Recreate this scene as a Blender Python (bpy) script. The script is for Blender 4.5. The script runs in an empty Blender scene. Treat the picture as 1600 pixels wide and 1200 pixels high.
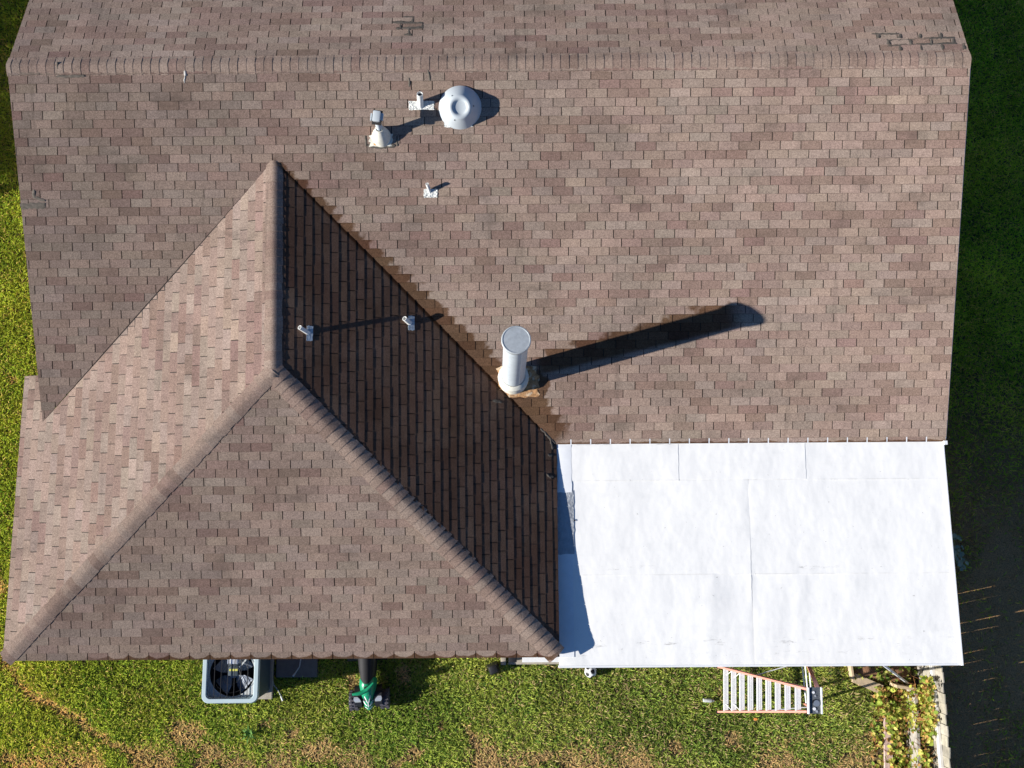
import bpy, bmesh, math, random
import numpy as np
from mathutils import Vector, Matrix
random.seed(7)
rng = np.random.default_rng(11)
R = math.radians
scene = bpy.context.scene
col = scene.collection

# ------------------------------------------------------------------ camera, sky, sun, exposure
cam_d = bpy.data.cameras.new('camera')
cam_d.sensor_fit = 'HORIZONTAL'; cam_d.sensor_width = 36.0
cam_d.lens = 1450 / 1600 * 36.0
cam_d.clip_start = 0.1; cam_d.clip_end = 2000
cam = bpy.data.objects.new('camera', cam_d); col.objects.link(cam)
cam.matrix_world = Matrix((( .9999711, .0072529, .0022789, 3.494),
                           (-.0067999, .9873279, -.1585475, 1.831),
                           (-.0034000, .1585275, .9873487, 14.311), (0, 0, 0, 1)))
scene.camera = cam

SUN_EL, SUN_AZ = R(21.8), R(11.0)          # light travels towards +x, a little towards +y
world = bpy.data.worlds.new('World'); scene.world = world
world.use_nodes = True
wn = world.node_tree
for n in list(wn.nodes): wn.nodes.remove(n)
sky = wn.nodes.new('ShaderNodeTexSky'); sky.sky_type = 'NISHITA'; sky.sun_disc = False
sky.sun_elevation = SUN_EL; sky.ozone_density = 8.0; sky.dust_density = 0.3
sky.sun_rotation = math.atan2(-math.cos(SUN_AZ), -math.sin(SUN_AZ))
bg = wn.nodes.new('ShaderNodeBackground'); bg.inputs['Strength'].default_value = 0.058
wo = wn.nodes.new('ShaderNodeOutputWorld')
wn.links.new(sky.outputs[0], bg.inputs[0]); wn.links.new(bg.outputs[0], wo.inputs[0])

sun_d = bpy.data.lights.new('sun', 'SUN'); sun_d.energy = 5.0; sun_d.angle = R(0.55)
sun_d.color = (1.0, 0.955, 0.885)
sun = bpy.data.objects.new('sun', sun_d); col.objects.link(sun)
sd = Vector((math.cos(SUN_AZ) * math.cos(SUN_EL), math.sin(SUN_AZ) * math.cos(SUN_EL), -math.sin(SUN_EL)))
sun.rotation_euler = sd.to_track_quat('-Z', 'Y').to_euler()
sun.location = (-30, -8, 20)

vs = scene.view_settings
vs.view_transform = 'Standard'; vs.look = 'None'; vs.gamma = 1.0; vs.exposure = 0.80
vs.use_curve_mapping = False

# ------------------------------------------------------------------ mesh helpers
class MB:
    def __init__(s): s.v = []; s.f = []; s.m = []; s.c = []
    def add(s, verts, faces, col=(1, 1, 1), m=0):
        o = len(s.v)
        s.v.extend([tuple(p) for p in verts]); s.c.extend(col if isinstance(col, list) else [col] * len(verts))
        for f in faces: s.f.append(tuple(i + o for i in f)); s.m.append(m)
    def build(s, name, mats, parent=None, smooth=None):
        me = bpy.data.meshes.new(name)
        me.from_pydata(s.v, [], s.f); me.update()
        if not isinstance(mats, (list, tuple)): mats = [mats]
        for x in mats: me.materials.append(x)
        me.polygons.foreach_set('material_index', s.m)
        a = me.color_attributes.new('tint', 'FLOAT_COLOR', 'POINT')
        c = np.ones((len(s.v), 4), np.float32); c[:, :3] = np.array(s.c, np.float32).reshape(-1, 3)
        a.data.foreach_set('color', c.ravel())
        if smooth:
            me.shade_smooth(); me.set_sharp_from_angle(angle=R(smooth))
        o = bpy.data.objects.new(name, me); col.objects.link(o)
        if parent is not None: o.parent = parent
        return o

def rotz(a): return Matrix.Rotation(a, 3, 'Z')
def box(mb, c, s, rot=None, col=(1, 1, 1), m=0, taper=1.0):
    c = Vector(c); hx, hy, hz = s[0] / 2, s[1] / 2, s[2] / 2
    vv = []
    for z in (-1, 1):
        k = taper if z > 0 else 1
        for x, y in ((-1, -1), (1, -1), (1, 1), (-1, 1)):
            p = Vector((x * hx * k, y * hy * k, z * hz))
            if rot is not None: p = rot @ p
            vv.append(c + p)
    mb.add(vv, [(3, 2, 1, 0), (4, 5, 6, 7), (0, 1, 5, 4), (1, 2, 6, 5), (2, 3, 7, 6), (3, 0, 4, 7)], col, m)
def bbox(mb, c, s, b, rot=None, col=(1, 1, 1), m=0):
    """box with bevelled edges"""
    bm = bmesh.new(); bmesh.ops.create_cube(bm, size=1)
    for v in bm.verts: v.co = Vector((v.co.x * s[0], v.co.y * s[1], v.co.z * s[2]))
    bmesh.ops.bevel(bm, geom=bm.edges[:], offset=b, segments=2, profile=.6, affect='EDGES')
    bm.verts.index_update(); c = Vector(c)
    mb.add([c + (rot @ v.co if rot is not None else v.co) for v in bm.verts], [tuple(v.index for v in f.verts) for f in bm.faces], col, m)
    bm.free()
def frame_of(d):
    d = Vector(d).normalized()
    u = d.cross(Vector((0, 0, 1)) if abs(d.z) < .9 else Vector((1, 0, 0))).normalized()
    return u, d.cross(u).normalized(), d
def cyl(mb, p0, p1, r0, r1=None, n=16, caps=(True, True), col=(1, 1, 1), m=0):
    r1 = r0 if r1 is None else r1
    p0 = Vector(p0); p1 = Vector(p1); u, w, d = frame_of(p1 - p0)
    vv = []
    for p, r in ((p0, r0), (p1, r1)):
        for i in range(n):
            a = 2 * math.pi * i / n; vv.append(p + u * (r * math.cos(a)) + w * (r * math.sin(a)))
    ff = [(i, (i + 1) % n, n + (i + 1) % n, n + i) for i in range(n)]
    if caps[0]: ff.append(tuple(range(n - 1, -1, -1)))
    if caps[1]: ff.append(tuple(range(n, 2 * n)))
    mb.add(vv, ff, col, m)
def lathe(mb, prof, base, axis=(0, 0, 1), n=32, col=(1, 1, 1), m=0):
    """profile of (r, h) along axis; r = 0 closes"""
    base = Vector(base); u, w, d = frame_of(axis)
    vv = []; ff = []; rings = []
    for r, h in prof:
        st = len(vv)
        if r < 1e-6: vv.append(base + d * h); rings.append((st, 1))
        else:
            for i in range(n):
                a = 2 * math.pi * i / n; vv.append(base + d * h + u * (r * math.cos(a)) + w * (r * math.sin(a)))
            rings.append((st, n))
    for (a, na), (b, nb) in zip(rings[:-1], rings[1:]):
        for i in range(n):
            j = (i + 1) % n
            if na == 1 and nb == 1: continue
            if na == 1: ff.append((a, b + j, b + i))
            elif nb == 1: ff.append((a + i, a + j, b))
            else: ff.append((a + i, a + j, b + j, b + i))
    mb.add(vv, ff, col, m)
def tube(mb, pts, r, n=8, col=(1, 1, 1), m=0):
    pts = [Vector(p) for p in pts]; vv = []; ff = []
    for k, p in enumerate(pts):
        d = (pts[min(k + 1, len(pts) - 1)] - pts[max(k - 1, 0)])
        u, w, _ = frame_of(d); rr = r[k] if isinstance(r, (list, tuple)) else r
        for i in range(n):
            a = 2 * math.pi * i / n; vv.append(p + u * (rr * math.cos(a)) + w * (rr * math.sin(a)))
    for k in range(len(pts) - 1):
        for i in range(n):
            j = (i + 1) % n; ff.append((k * n + i, k * n + j, (k + 1) * n + j, (k + 1) * n + i))
    ff.append(tuple(range(n - 1, -1, -1))); ff.append(tuple(range((len(pts) - 1) * n, len(pts) * n)))
    mb.add(vv, ff, col, m)
def prism(mb, poly, z0, z1, col=(1, 1, 1), m=0, xf=None):
    n = len(poly)
    vv = [Vector((x, y, z0)) for x, y in poly] + [Vector((x, y, z1)) for x, y in poly]
    if xf: vv = [xf(p) for p in vv]
    ff = [tuple(range(n - 1, -1, -1)), tuple(range(n, 2 * n))] + [(i, (i + 1) % n, n + (i + 1) % n, n + i) for i in range(n)]
    mb.add(vv, ff, col, m)
def rrect(w, h, r, n=6):
    pts = []
    for cx, cy, a0 in ((w / 2 - r, h / 2 - r, 0), (-w / 2 + r, h / 2 - r, 90), (-w / 2 + r, -h / 2 + r, 180), (w / 2 - r, -h / 2 + r, 270)):
        for i in range(n + 1):
            a = R(a0 + 90 * i / n); pts.append((cx + r * math.cos(a), cy + r * math.sin(a)))
    return pts
def empty(name, loc, label, cat, group=None, rz=0):
    o = bpy.data.objects.new(name, None); col.objects.link(o)
    o.empty_display_size = .2; o.location = loc; o.rotation_euler = (0, 0, rz)
    o['label'] = label; o['category'] = cat
    if group: o['group'] = group
    return o
def tag(o, label, cat, group=None):
    o['label'] = label; o['category'] = cat
    if group: o['group'] = group
    return o
class Loc:
    """collects a part in world space and hands it over in its thing's local space"""
    def __init__(s, root):
        s.inv = (Matrix.Translation(root.location) @ Matrix.Rotation(root.rotation_euler.z, 4, 'Z')).inverted(); s.root = root
    def part(s, mb, name, mats, smooth=None, parent=None):
        mb.v = [tuple(s.inv @ Vector(p)) for p in mb.v]
        return mb.build(name, mats, parent if parent is not None else s.root, smooth)

# ------------------------------------------------------------------ materials
class NT:
    def __init__(s, name):
        s.mat = bpy.data.materials.new(name); s.mat.use_nodes = True; s.t = s.mat.node_tree
        for n in list(s.t.nodes): s.t.nodes.remove(n)
        s.out = s.t.nodes.new('ShaderNodeOutputMaterial')
    def n(s, typ, **kw):
        x = s.t.nodes.new(typ)
        for k, v in kw.items(): setattr(x, k, v)
        return x
    def set(s, sock, v):
        if hasattr(v, 'is_output'): s.t.links.new(v, sock)
        else: sock.default_value = v
    def math(s, op, a, b=0.0, c=None, clamp=False):
        x = s.n('ShaderNodeMath', operation=op, use_clamp=clamp)
        s.set(x.inputs[0], a); s.set(x.inputs[1], b)
        if c is not None: s.set(x.inputs[2], c)
        return x.outputs[0]
    def ss(s, v, lo, hi, a=0.0, b=1.0):
        x = s.n('ShaderNodeMapRange', interpolation_type='SMOOTHSTEP')
        s.set(x.inputs[0], v); s.set(x.inputs[1], lo); s.set(x.inputs[2], hi); s.set(x.inputs[3], a); s.set(x.inputs[4], b)
        return x.outputs[0]
    def lin(s, v, lo, hi, a=0.0, b=1.0):
        x = s.n('ShaderNodeMapRange', clamp=True)
        s.set(x.inputs[0], v); s.set(x.inputs[1], lo); s.set(x.inputs[2], hi); s.set(x.inputs[3], a); s.set(x.inputs[4], b)
        return x.outputs[0]
    def pos(s):
        if not hasattr(s, '_p'): s._p = s.n('ShaderNodeNewGeometry').outputs['Position']
        return s._p
    def xyz(s):
        if not hasattr(s, '_x'):
            x = s.n('ShaderNodeSeparateXYZ'); s.t.links.new(s.pos(), x.inputs[0]); s._x = x.outputs
        return s._x
    def noise(s, scale, detail=2.0, rough=.5, vec=None, out=0):
        x = s.n('ShaderNodeTexNoise'); x.inputs['Scale'].default_value = scale
        x.inputs['Detail'].default_value = detail; x.inputs['Roughness'].default_value = rough
        s.t.links.new(vec if vec is not None else s.pos(), x.inputs['Vector'])
        return x.outputs[out]
    def scale_vec(s, v):
        x = s.n('ShaderNodeVectorMath', operation='MULTIPLY'); s.t.links.new(s.pos(), x.inputs[0]); x.inputs[1].default_value = v
        return x.outputs[0]
    def attr(s, name='tint'):
        x = s.n('ShaderNodeAttribute', attribute_name=name); return x.outputs['Color']
    def mulc(s, c, v):
        x = s.n('ShaderNodeMix', data_type='RGBA', blend_type='MULTIPLY'); x.inputs[0].default_value = 1
        s.set(x.inputs[6], c); s.set(x.inputs[7], v); return x.outputs[2]
    def mixc(s, f, a, b):
        x = s.n('ShaderNodeMix', data_type='RGBA', blend_type='MIX')
        s.set(x.inputs[0], f); s.set(x.inputs[6], a); s.set(x.inputs[7], b); return x.outputs[2]
    def grey(s, v):
        x = s.n('ShaderNodeCombineColor')
        for i in range(3): s.set(x.inputs[i], v)
        return x.outputs[0]
    def bump(s, h, dist=.002, strength=1.0):
        x = s.n('ShaderNodeBump'); x.inputs['Distance'].default_value = dist; x.inputs['Strength'].default_value = strength
        s.t.links.new(h, x.inputs['Height']); return x.outputs[0]
    def principled(s, color, rough=.6, metal=0.0, spec=.5, normal=None):
        b = s.n('ShaderNodeBsdfPrincipled'); s.set(b.inputs['Base Color'], color); s.set(b.inputs['Roughness'], rough)
        b.inputs['Metallic'].default_value = metal; b.inputs['Specular IOR Level'].default_value = spec
        if normal is not None: s.t.links.new(normal, b.inputs['Normal'])
        s.t.links.new(b.outputs[0], s.out.inputs[0]); return s.mat
    def diffuse(s, color, rough=1.0, normal=None):
        b = s.n('ShaderNodeBsdfDiffuse'); s.set(b.inputs['Color'], color); b.inputs['Roughness'].default_value = rough
        if normal is not None: s.t.links.new(normal, b.inputs['Normal'])
        s.t.links.new(b.outputs[0], s.out.inputs[0]); return s.mat
def rgb(c): return (c[0], c[1], c[2], 1)
def simple(name, c, rough=.6, metal=0.0, spec=.5, var=.15, sc=8.0, bump=0.0, bsc=60.0, dirt=None, dirtc=(.2, .15, .1)):
    t = NT(name)
    v = t.lin(t.noise(sc, 4, .6), .3, .7, 1 - var, 1 + var)
    cc = t.mulc(t.mulc(rgb(c), t.attr()), t.grey(v))
    if dirt: cc = t.mixc(t.ss(t.noise(dirt[0], 5, .65), dirt[1], dirt[1] + .12, 0, dirt[2]), cc, rgb(dirtc))
    nm = t.bump(t.noise(bsc, 3, .6), bump) if bump else None
    return t.principled(cc, rough, metal, spec, nm)

# shingles: granules, weathering, algae, damp left where shade lay, and painted-in shade
def shingle_material(dew_shade=True):
    t = NT('asphalt_shingle'); x, y, z = t.xyz()
    c = t.attr()
    g = t.lin(t.noise(58, 4, .8), .28, .72, .50, 1.50)
    c = t.mulc(c, t.grey(g))
    g2 = t.lin(t.noise(26, 2, .6), .3, .7, .9, 1.1); c = t.mulc(c, t.grey(g2))
    # slow weathering; algae blotches that also paint in soft tree shade
    a = t.lin(t.noise(.9, 4, .62), .3, .72, .84, 1.1)
    c = t.mulc(c, t.grey(a))
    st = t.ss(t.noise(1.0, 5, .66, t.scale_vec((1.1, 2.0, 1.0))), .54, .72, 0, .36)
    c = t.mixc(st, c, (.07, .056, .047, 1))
    # run-off streaks down the slope
    sr = t.ss(t.noise(1.0, 3, .6, t.scale_vec((7.0, .45, .45))), .57, .74, 0, .26)
    c = t.mixc(sr, c, (.10, .078, .064, 1))
    wob = t.math('SUBTRACT', t.noise(4.2, 3, .6), .5)
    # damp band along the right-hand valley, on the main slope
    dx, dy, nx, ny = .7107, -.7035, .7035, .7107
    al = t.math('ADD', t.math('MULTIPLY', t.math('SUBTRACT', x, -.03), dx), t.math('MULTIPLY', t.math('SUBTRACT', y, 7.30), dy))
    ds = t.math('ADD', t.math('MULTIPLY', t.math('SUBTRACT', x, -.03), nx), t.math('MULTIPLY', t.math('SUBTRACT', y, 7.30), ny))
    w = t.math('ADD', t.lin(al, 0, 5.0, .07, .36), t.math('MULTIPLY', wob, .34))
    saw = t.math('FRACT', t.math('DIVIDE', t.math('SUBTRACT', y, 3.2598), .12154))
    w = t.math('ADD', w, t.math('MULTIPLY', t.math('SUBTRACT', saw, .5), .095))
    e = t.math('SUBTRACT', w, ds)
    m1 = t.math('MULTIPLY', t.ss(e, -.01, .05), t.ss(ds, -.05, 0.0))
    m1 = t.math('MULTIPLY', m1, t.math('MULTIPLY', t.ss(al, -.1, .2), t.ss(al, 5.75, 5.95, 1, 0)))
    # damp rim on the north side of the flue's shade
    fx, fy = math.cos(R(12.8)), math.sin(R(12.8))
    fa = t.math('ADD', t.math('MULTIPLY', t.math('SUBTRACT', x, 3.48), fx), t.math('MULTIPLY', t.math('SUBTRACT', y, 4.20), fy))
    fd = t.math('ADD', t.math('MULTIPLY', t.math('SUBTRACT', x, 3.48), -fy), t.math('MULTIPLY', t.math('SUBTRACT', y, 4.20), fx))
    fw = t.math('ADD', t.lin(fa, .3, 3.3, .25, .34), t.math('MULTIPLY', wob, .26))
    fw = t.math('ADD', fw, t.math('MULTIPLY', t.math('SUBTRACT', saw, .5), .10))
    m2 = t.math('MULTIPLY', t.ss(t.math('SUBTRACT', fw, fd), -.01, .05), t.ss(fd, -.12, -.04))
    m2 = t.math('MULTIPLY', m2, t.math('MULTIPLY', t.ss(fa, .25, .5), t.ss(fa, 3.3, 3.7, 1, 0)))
    # damp round the foot of the flue
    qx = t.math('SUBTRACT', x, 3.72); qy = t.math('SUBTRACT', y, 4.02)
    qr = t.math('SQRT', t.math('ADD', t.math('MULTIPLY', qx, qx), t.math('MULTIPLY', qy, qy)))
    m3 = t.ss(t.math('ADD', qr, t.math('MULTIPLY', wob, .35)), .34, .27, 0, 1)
    # drip-edge damp, scalloped under each tab
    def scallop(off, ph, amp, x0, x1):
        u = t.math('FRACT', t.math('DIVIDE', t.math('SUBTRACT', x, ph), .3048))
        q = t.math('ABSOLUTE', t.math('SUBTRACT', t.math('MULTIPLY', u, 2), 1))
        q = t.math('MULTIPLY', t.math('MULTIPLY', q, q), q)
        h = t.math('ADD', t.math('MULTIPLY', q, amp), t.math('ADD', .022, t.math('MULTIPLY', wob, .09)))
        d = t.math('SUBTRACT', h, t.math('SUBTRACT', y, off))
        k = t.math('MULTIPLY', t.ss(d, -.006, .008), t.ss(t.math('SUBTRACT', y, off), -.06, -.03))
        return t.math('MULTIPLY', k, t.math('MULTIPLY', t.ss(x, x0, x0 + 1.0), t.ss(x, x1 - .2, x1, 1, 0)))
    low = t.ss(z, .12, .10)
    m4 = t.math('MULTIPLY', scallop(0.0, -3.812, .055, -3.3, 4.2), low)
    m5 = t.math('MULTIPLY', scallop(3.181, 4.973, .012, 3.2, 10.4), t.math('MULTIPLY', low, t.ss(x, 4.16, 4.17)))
    # dewy slope facing away from the sun, with shade painted into it
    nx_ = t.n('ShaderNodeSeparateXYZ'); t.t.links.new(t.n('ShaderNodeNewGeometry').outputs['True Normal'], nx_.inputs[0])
    m6 = t.math('MULTIPLY', t.ss(nx_.outputs[0], .12, .26), t.lin(t.noise(1.6, 4, .6), .3, .7, .80 if dew_shade else 0.0, 1.0 if dew_shade else 0.0))
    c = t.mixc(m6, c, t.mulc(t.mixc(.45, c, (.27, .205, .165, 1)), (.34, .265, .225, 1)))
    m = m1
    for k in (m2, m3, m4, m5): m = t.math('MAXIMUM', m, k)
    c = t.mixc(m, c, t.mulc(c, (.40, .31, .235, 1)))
    nm = t.bump(t.noise(120, 2, .7), .003, .8)
    return t.diffuse(c, .35, nm)
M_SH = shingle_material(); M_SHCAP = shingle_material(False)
M_DECK = simple('shingle_underlay', (.035, .027, .023), .9, var=.3)
M_TRIM = simple('painted_trim', (.62, .60, .56), .6, var=.06)
M_BROWN = simple('brown_fascia', (.12, .085, .065), .6, var=.1)
M_WALL = simple('brick_wall', (.30, .19, .14), .85, var=.2, sc=14, bump=.003, bsc=40)
M_TAR = simple('roof_sealant', (.105, .090, .074), .85, spec=.2, var=.35, sc=25, bump=.004, bsc=70)
M_GALV = simple('galvanised_paint', (.52, .57, .60), .42, .0, .5, var=.07, sc=14, dirt=(9, .60, .35), dirtc=(.36, .36, .34))
M_GALVTOP = simple('weathered_zinc', (.47, .50, .51), .5, .25, .5, var=.12, sc=18, dirt=(30, .66, .6), dirtc=(.75, .76, .76))
M_WHITEMETAL = simple('white_coated_metal', (.46, .50, .52), .35, 0, .5, var=.05, sc=6, dirt=(14, .66, .25), dirtc=(.45, .45, .42))
M_LEAD = simple('crumpled_lead', (.62, .63, .60), .4, .45, .5, var=.3, sc=45, bump=.02, bsc=55, dirt=(26, .58, .5), dirtc=(.22, .21, .19))
M_LEADSHADE = simple('shaded_lead', (.36, .42, .47), .6, 0, .4, var=.2, sc=30, dirt=(40, .56, .7), dirtc=(.14, .14, .13))  # blue-grey shade of the wing face put into the lead colour
M_PIPE = simple('painted_pipe', (.72, .72, .69), .5, var=.12, sc=30, dirt=(30, .62, .5), dirtc=(.3, .27, .22))
M_DARKHOLE = simple('dark_opening', (.012, .011, .01), .8)
M_RUST = simple('rusted_flashing', (.40, .22, .10), .8, .1, .3, var=.5, sc=22, bump=.006, bsc=40, dirt=(13, .5, .8), dirtc=(.62, .52, .38))
M_OCHRE = simple('ochre_patch', (.62, .30, .09), .7, var=.25, sc=30)
M_CREAM = simple('chalky_coating', (.66, .64, .55), .7, var=.12, sc=15, dirt=(18, .55, .5), dirtc=(.45, .40, .28))

def membrane_material():
    t = NT('white_roof_coating')
    c = (.85, .84, .81, 1)
    sm = t.ss(t.noise(1.0, 5, .7, t.scale_vec((1.3, 4.0, 1))), .50, .74, 0, .14)
    c = t.mixc(sm, c, (.58, .59, .58, 1))
    # dirt that settled in ponding lines along the seams
    x, y, z = t.xyz(); wob = t.noise(1.0, 5, .75, t.scale_vec((2.2, 9.0, 1)))
    for yy, wd in ((1.28, .07), (.17, .12), (.02, .05)):
        d = t.math('ABSOLUTE', t.math('SUBTRACT', y, yy))
        k = t.math('MULTIPLY', t.ss(d, 0, wd, 1, 0), t.ss(wob, .56, .70, 0, .7))
        c = t.mixc(k, c, (.22, .21, .19, 1))
    brk = t.ss(t.noise(2.3, 3, .7), .42, .58, .03, .22)
    for q, at, lo, hi in ((y, 2.618, 4.37, 10.2), (y, 1.19, 4.37, 10.2), (x, 7.094, -.2, 2.62)):
        o2 = x if q is y else y
        d = t.math('ABSOLUTE', t.math('SUBTRACT', q, at))
        k = t.math('MULTIPLY', t.math('MULTIPLY', t.ss(d, .004, .016, 1, 0), brk), t.math('MULTIPLY', t.math('GREATER_THAN', o2, lo), t.math('LESS_THAN', o2, hi)))
        c = t.mixc(k, c, (.40, .39, .36, 1))
    sp = t.ss(t.noise(17, 2, .5), .73, .77, 0, .45); c = t.mixc(sp, c, (.35, .34, .32, 1))
    h = t.math('ADD', t.noise(1.2, 3, .5, t.scale_vec((1.4, 1.0, 1))), t.math('MULTIPLY', t.noise(34, 2, .6), .03))
    return t.principled(c, .6, 0, .3, t.bump(h, .05, .45))
M_MEMB = membrane_material()
M_TAPE = simple('silver_tape', (.40, .42, .44), .45, .35, .5, var=.12, sc=12, bump=.02, bsc=14)
M_WHITE = simple('white_paint', (.80, .81, .82), .5, var=.04)
M_CONC = simple('concrete', (.40, .36, .29), .9, var=.18, sc=9, bump=.003, bsc=60)

def soil_material():
    t = NT('soil_and_thatch')
    n = t.noise(3.0, 6, .65); f = t.noise(45, 3, .7)
    c = t.mixc(t.ss(n, .4, .62), (.085, .078, .038, 1), (.14, .105, .062, 1))
    x, y, z = t.xyz()
    east = t.math('MULTIPLY', t.ss(x, 10.5, 10.9), t.ss(t.math('ADD', y, t.math('MULTIPLY', n, 3.0)), 6.5, 3.5))
    c = t.mixc(east, c, (.46, .29, .14, 1))  # shaded east soil made paler, its missing light put into the colour
    c = t.mulc(c, t.grey(t.lin(f, .25, .75, .5, 1.5)))
    return t.diffuse(c, 1.0, t.bump(f, .02))
M_SOIL = soil_material()
def grass_material():
    t = NT('grass_blades')
    d = t.n('ShaderNodeBsdfDiffuse'); t.t.links.new(t.attr(), d.inputs[0])
    tr = t.n('ShaderNodeBsdfTranslucent'); t.t.links.new(t.mulc(t.attr(), (1.15, 1.2, .6, 1)), tr.inputs[0])
    mx = t.n('ShaderNodeMixShader'); mx.inputs[0].default_value = .28
    t.t.links.new(d.outputs[0], mx.inputs[1]); t.t.links.new(tr.outputs[0], mx.inputs[2])
    t.t.links.new(mx.outputs[0], t.out.inputs[0]); return t.mat
M_GRASS = grass_material()

# ------------------------------------------------------------------ ground
G = -2.55
P_ = .3047; CP, SP, TP = math.cos(P_), math.sin(P_), math.tan(P_)
YE, DD = 3.1806, 5.4347
HX, HY = .056, 4.13            # hip point of the rear wing (plan)
AX, AY = -.033, 7.30           # where the wing ridge runs into the main slope
WZ = 4.14 * TP                 # wing ridge height
WL, WR = -4.168, 4.140         # wing eaves
RZ = DD * TP                   # main ridge height
RY = YE + DD
def structure(o): o['kind'] = 'structure'; return o
mb = MB()
n = 60
vv = []; ff = []
for i in range(n + 1):
    for j in range(n + 1):
        k = lambda q: math.copysign(abs(q) ** 2.2, q)
        vv.append((3 + 300 * k(2 * i / n - 1), 4 + 300 * k(2 * j / n - 1), G))
for i in range(n):
    for j in range(n):
        a = i * (n + 1) + j; ff.append((a, a + n + 1, a + n + 2, a + 1))
mb.add(vv, ff); structure(mb.build('ground', M_SOIL))
mb = MB(); box(mb, (6.78, .10, G + .02), (6.84, 1.07, .14)); structure(mb.build('patio_slab', M_CONC))

DEAD = [(-2.25,-1.61,.29),(-1.74,-1.85,.23),(-2.57,-2.03,.16),(-1.95,-2.09,.16),(.03,-1.92,.23),(-.82,-1.43,.09),(-.36,-1.64,.12),
 (1.64,-1.91,.14),(1.42,-2.08,.14),(.67,-.69,.1),(1.51,-.64,.1),(-5.21,-1.93,.16),(-2.93,-1.96,.26),(-5.81,4.61,.08),(-5.66,.97,.14),
 (2.97,-1.96,.35),(2.75,-1.64,.14),(4.35,-2.05,.23),(5.62,-2.1,.23),(7.13,-1.72,.14),(6.29,-1.83,.12),(8.16,-2.12,.16),(6.97,-.92,.08),
 (3.85,-2.02,.16),(9.7,-2.11,.19),(9.69,-1.68,.12),(2.19,-1.53,.09),(5.07,-1.81,.09),(.75,-1.73,.09),(9.45,-.62,.16)]
TRACK = [(-5.60,-.25),(-5.22,-.63),(-5.05,-.74),(-4.75,-.98),(-4.4,-1.19),(-4.05,-1.39),(-3.64,-1.62),(-3.24,-1.84),(-2.7,-2.15),(-2.2,-2.4)]
def vnoise(x, y, sc, seed):
    """smooth value noise for the planting, numpy"""
    r = np.random.default_rng(seed); tab = r.random((64, 64))
    u = x * sc + 100; v = y * sc + 100
    i = np.floor(u).astype(int); j = np.floor(v).astype(int); fu = u - i; fv = v - j
    fu = fu * fu * (3 - 2 * fu); fv = fv * fv * (3 - 2 * fv)
    g = lambda a, b: tab[a % 64, b % 64]
    return (g(i, j) * (1 - fu) + g(i + 1, j) * fu) * (1 - fv) + (g(i, j + 1) * (1 - fu) + g(i + 1, j + 1) * fu) * fv
def fbm(x, y, sc, seed): return .55 * vnoise(x, y, sc, seed) + .3 * vnoise(x, y, sc * 2.1, seed + 1) + .15 * vnoise(x, y, sc * 4.3, seed + 2)
def deadness(x, y):
    wx = x + .35 * (fbm(x, y, 2.2, 3) - .5); wy = y + .35 * (fbm(x, y, 2.2, 9) - .5)
    d = np.zeros_like(x)
    for cx, cy, r in DEAD:
        q = np.sqrt((wx - cx) ** 2 + ((wy - cy) * 1.25) ** 2) / (r * 1.15)
        d = np.maximum(d, np.clip(1.5 - q, 0, 1))
    for (ax, ay), (bx, by) in zip(TRACK[:-1], TRACK[1:]):
        L = (bx - ax) ** 2 + (by - ay) ** 2
        tt = np.clip(((wx - ax) * (bx - ax) + (wy - ay) * (by - ay)) / L, 0, 1)
        q = np.sqrt((wx - ax - tt * (bx - ax)) ** 2 + (wy - ay - tt * (by - ay)) ** 2) / .085
        d = np.maximum(d, np.clip(1.5 - q, 0, 1) * .85)
    d = np.maximum(d, np.clip((-1.35 - y) / .7, 0, 1) * np.clip((fbm(x, y, 1.5, 61) - .44) * 4.0, 0, .75))
    rag = fbm(x, y, 7.0, 21)
    return np.clip(d * 1.3 - .9 * (1 - d) * rag + .3 * (rag - .5), 0, 1)

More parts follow.
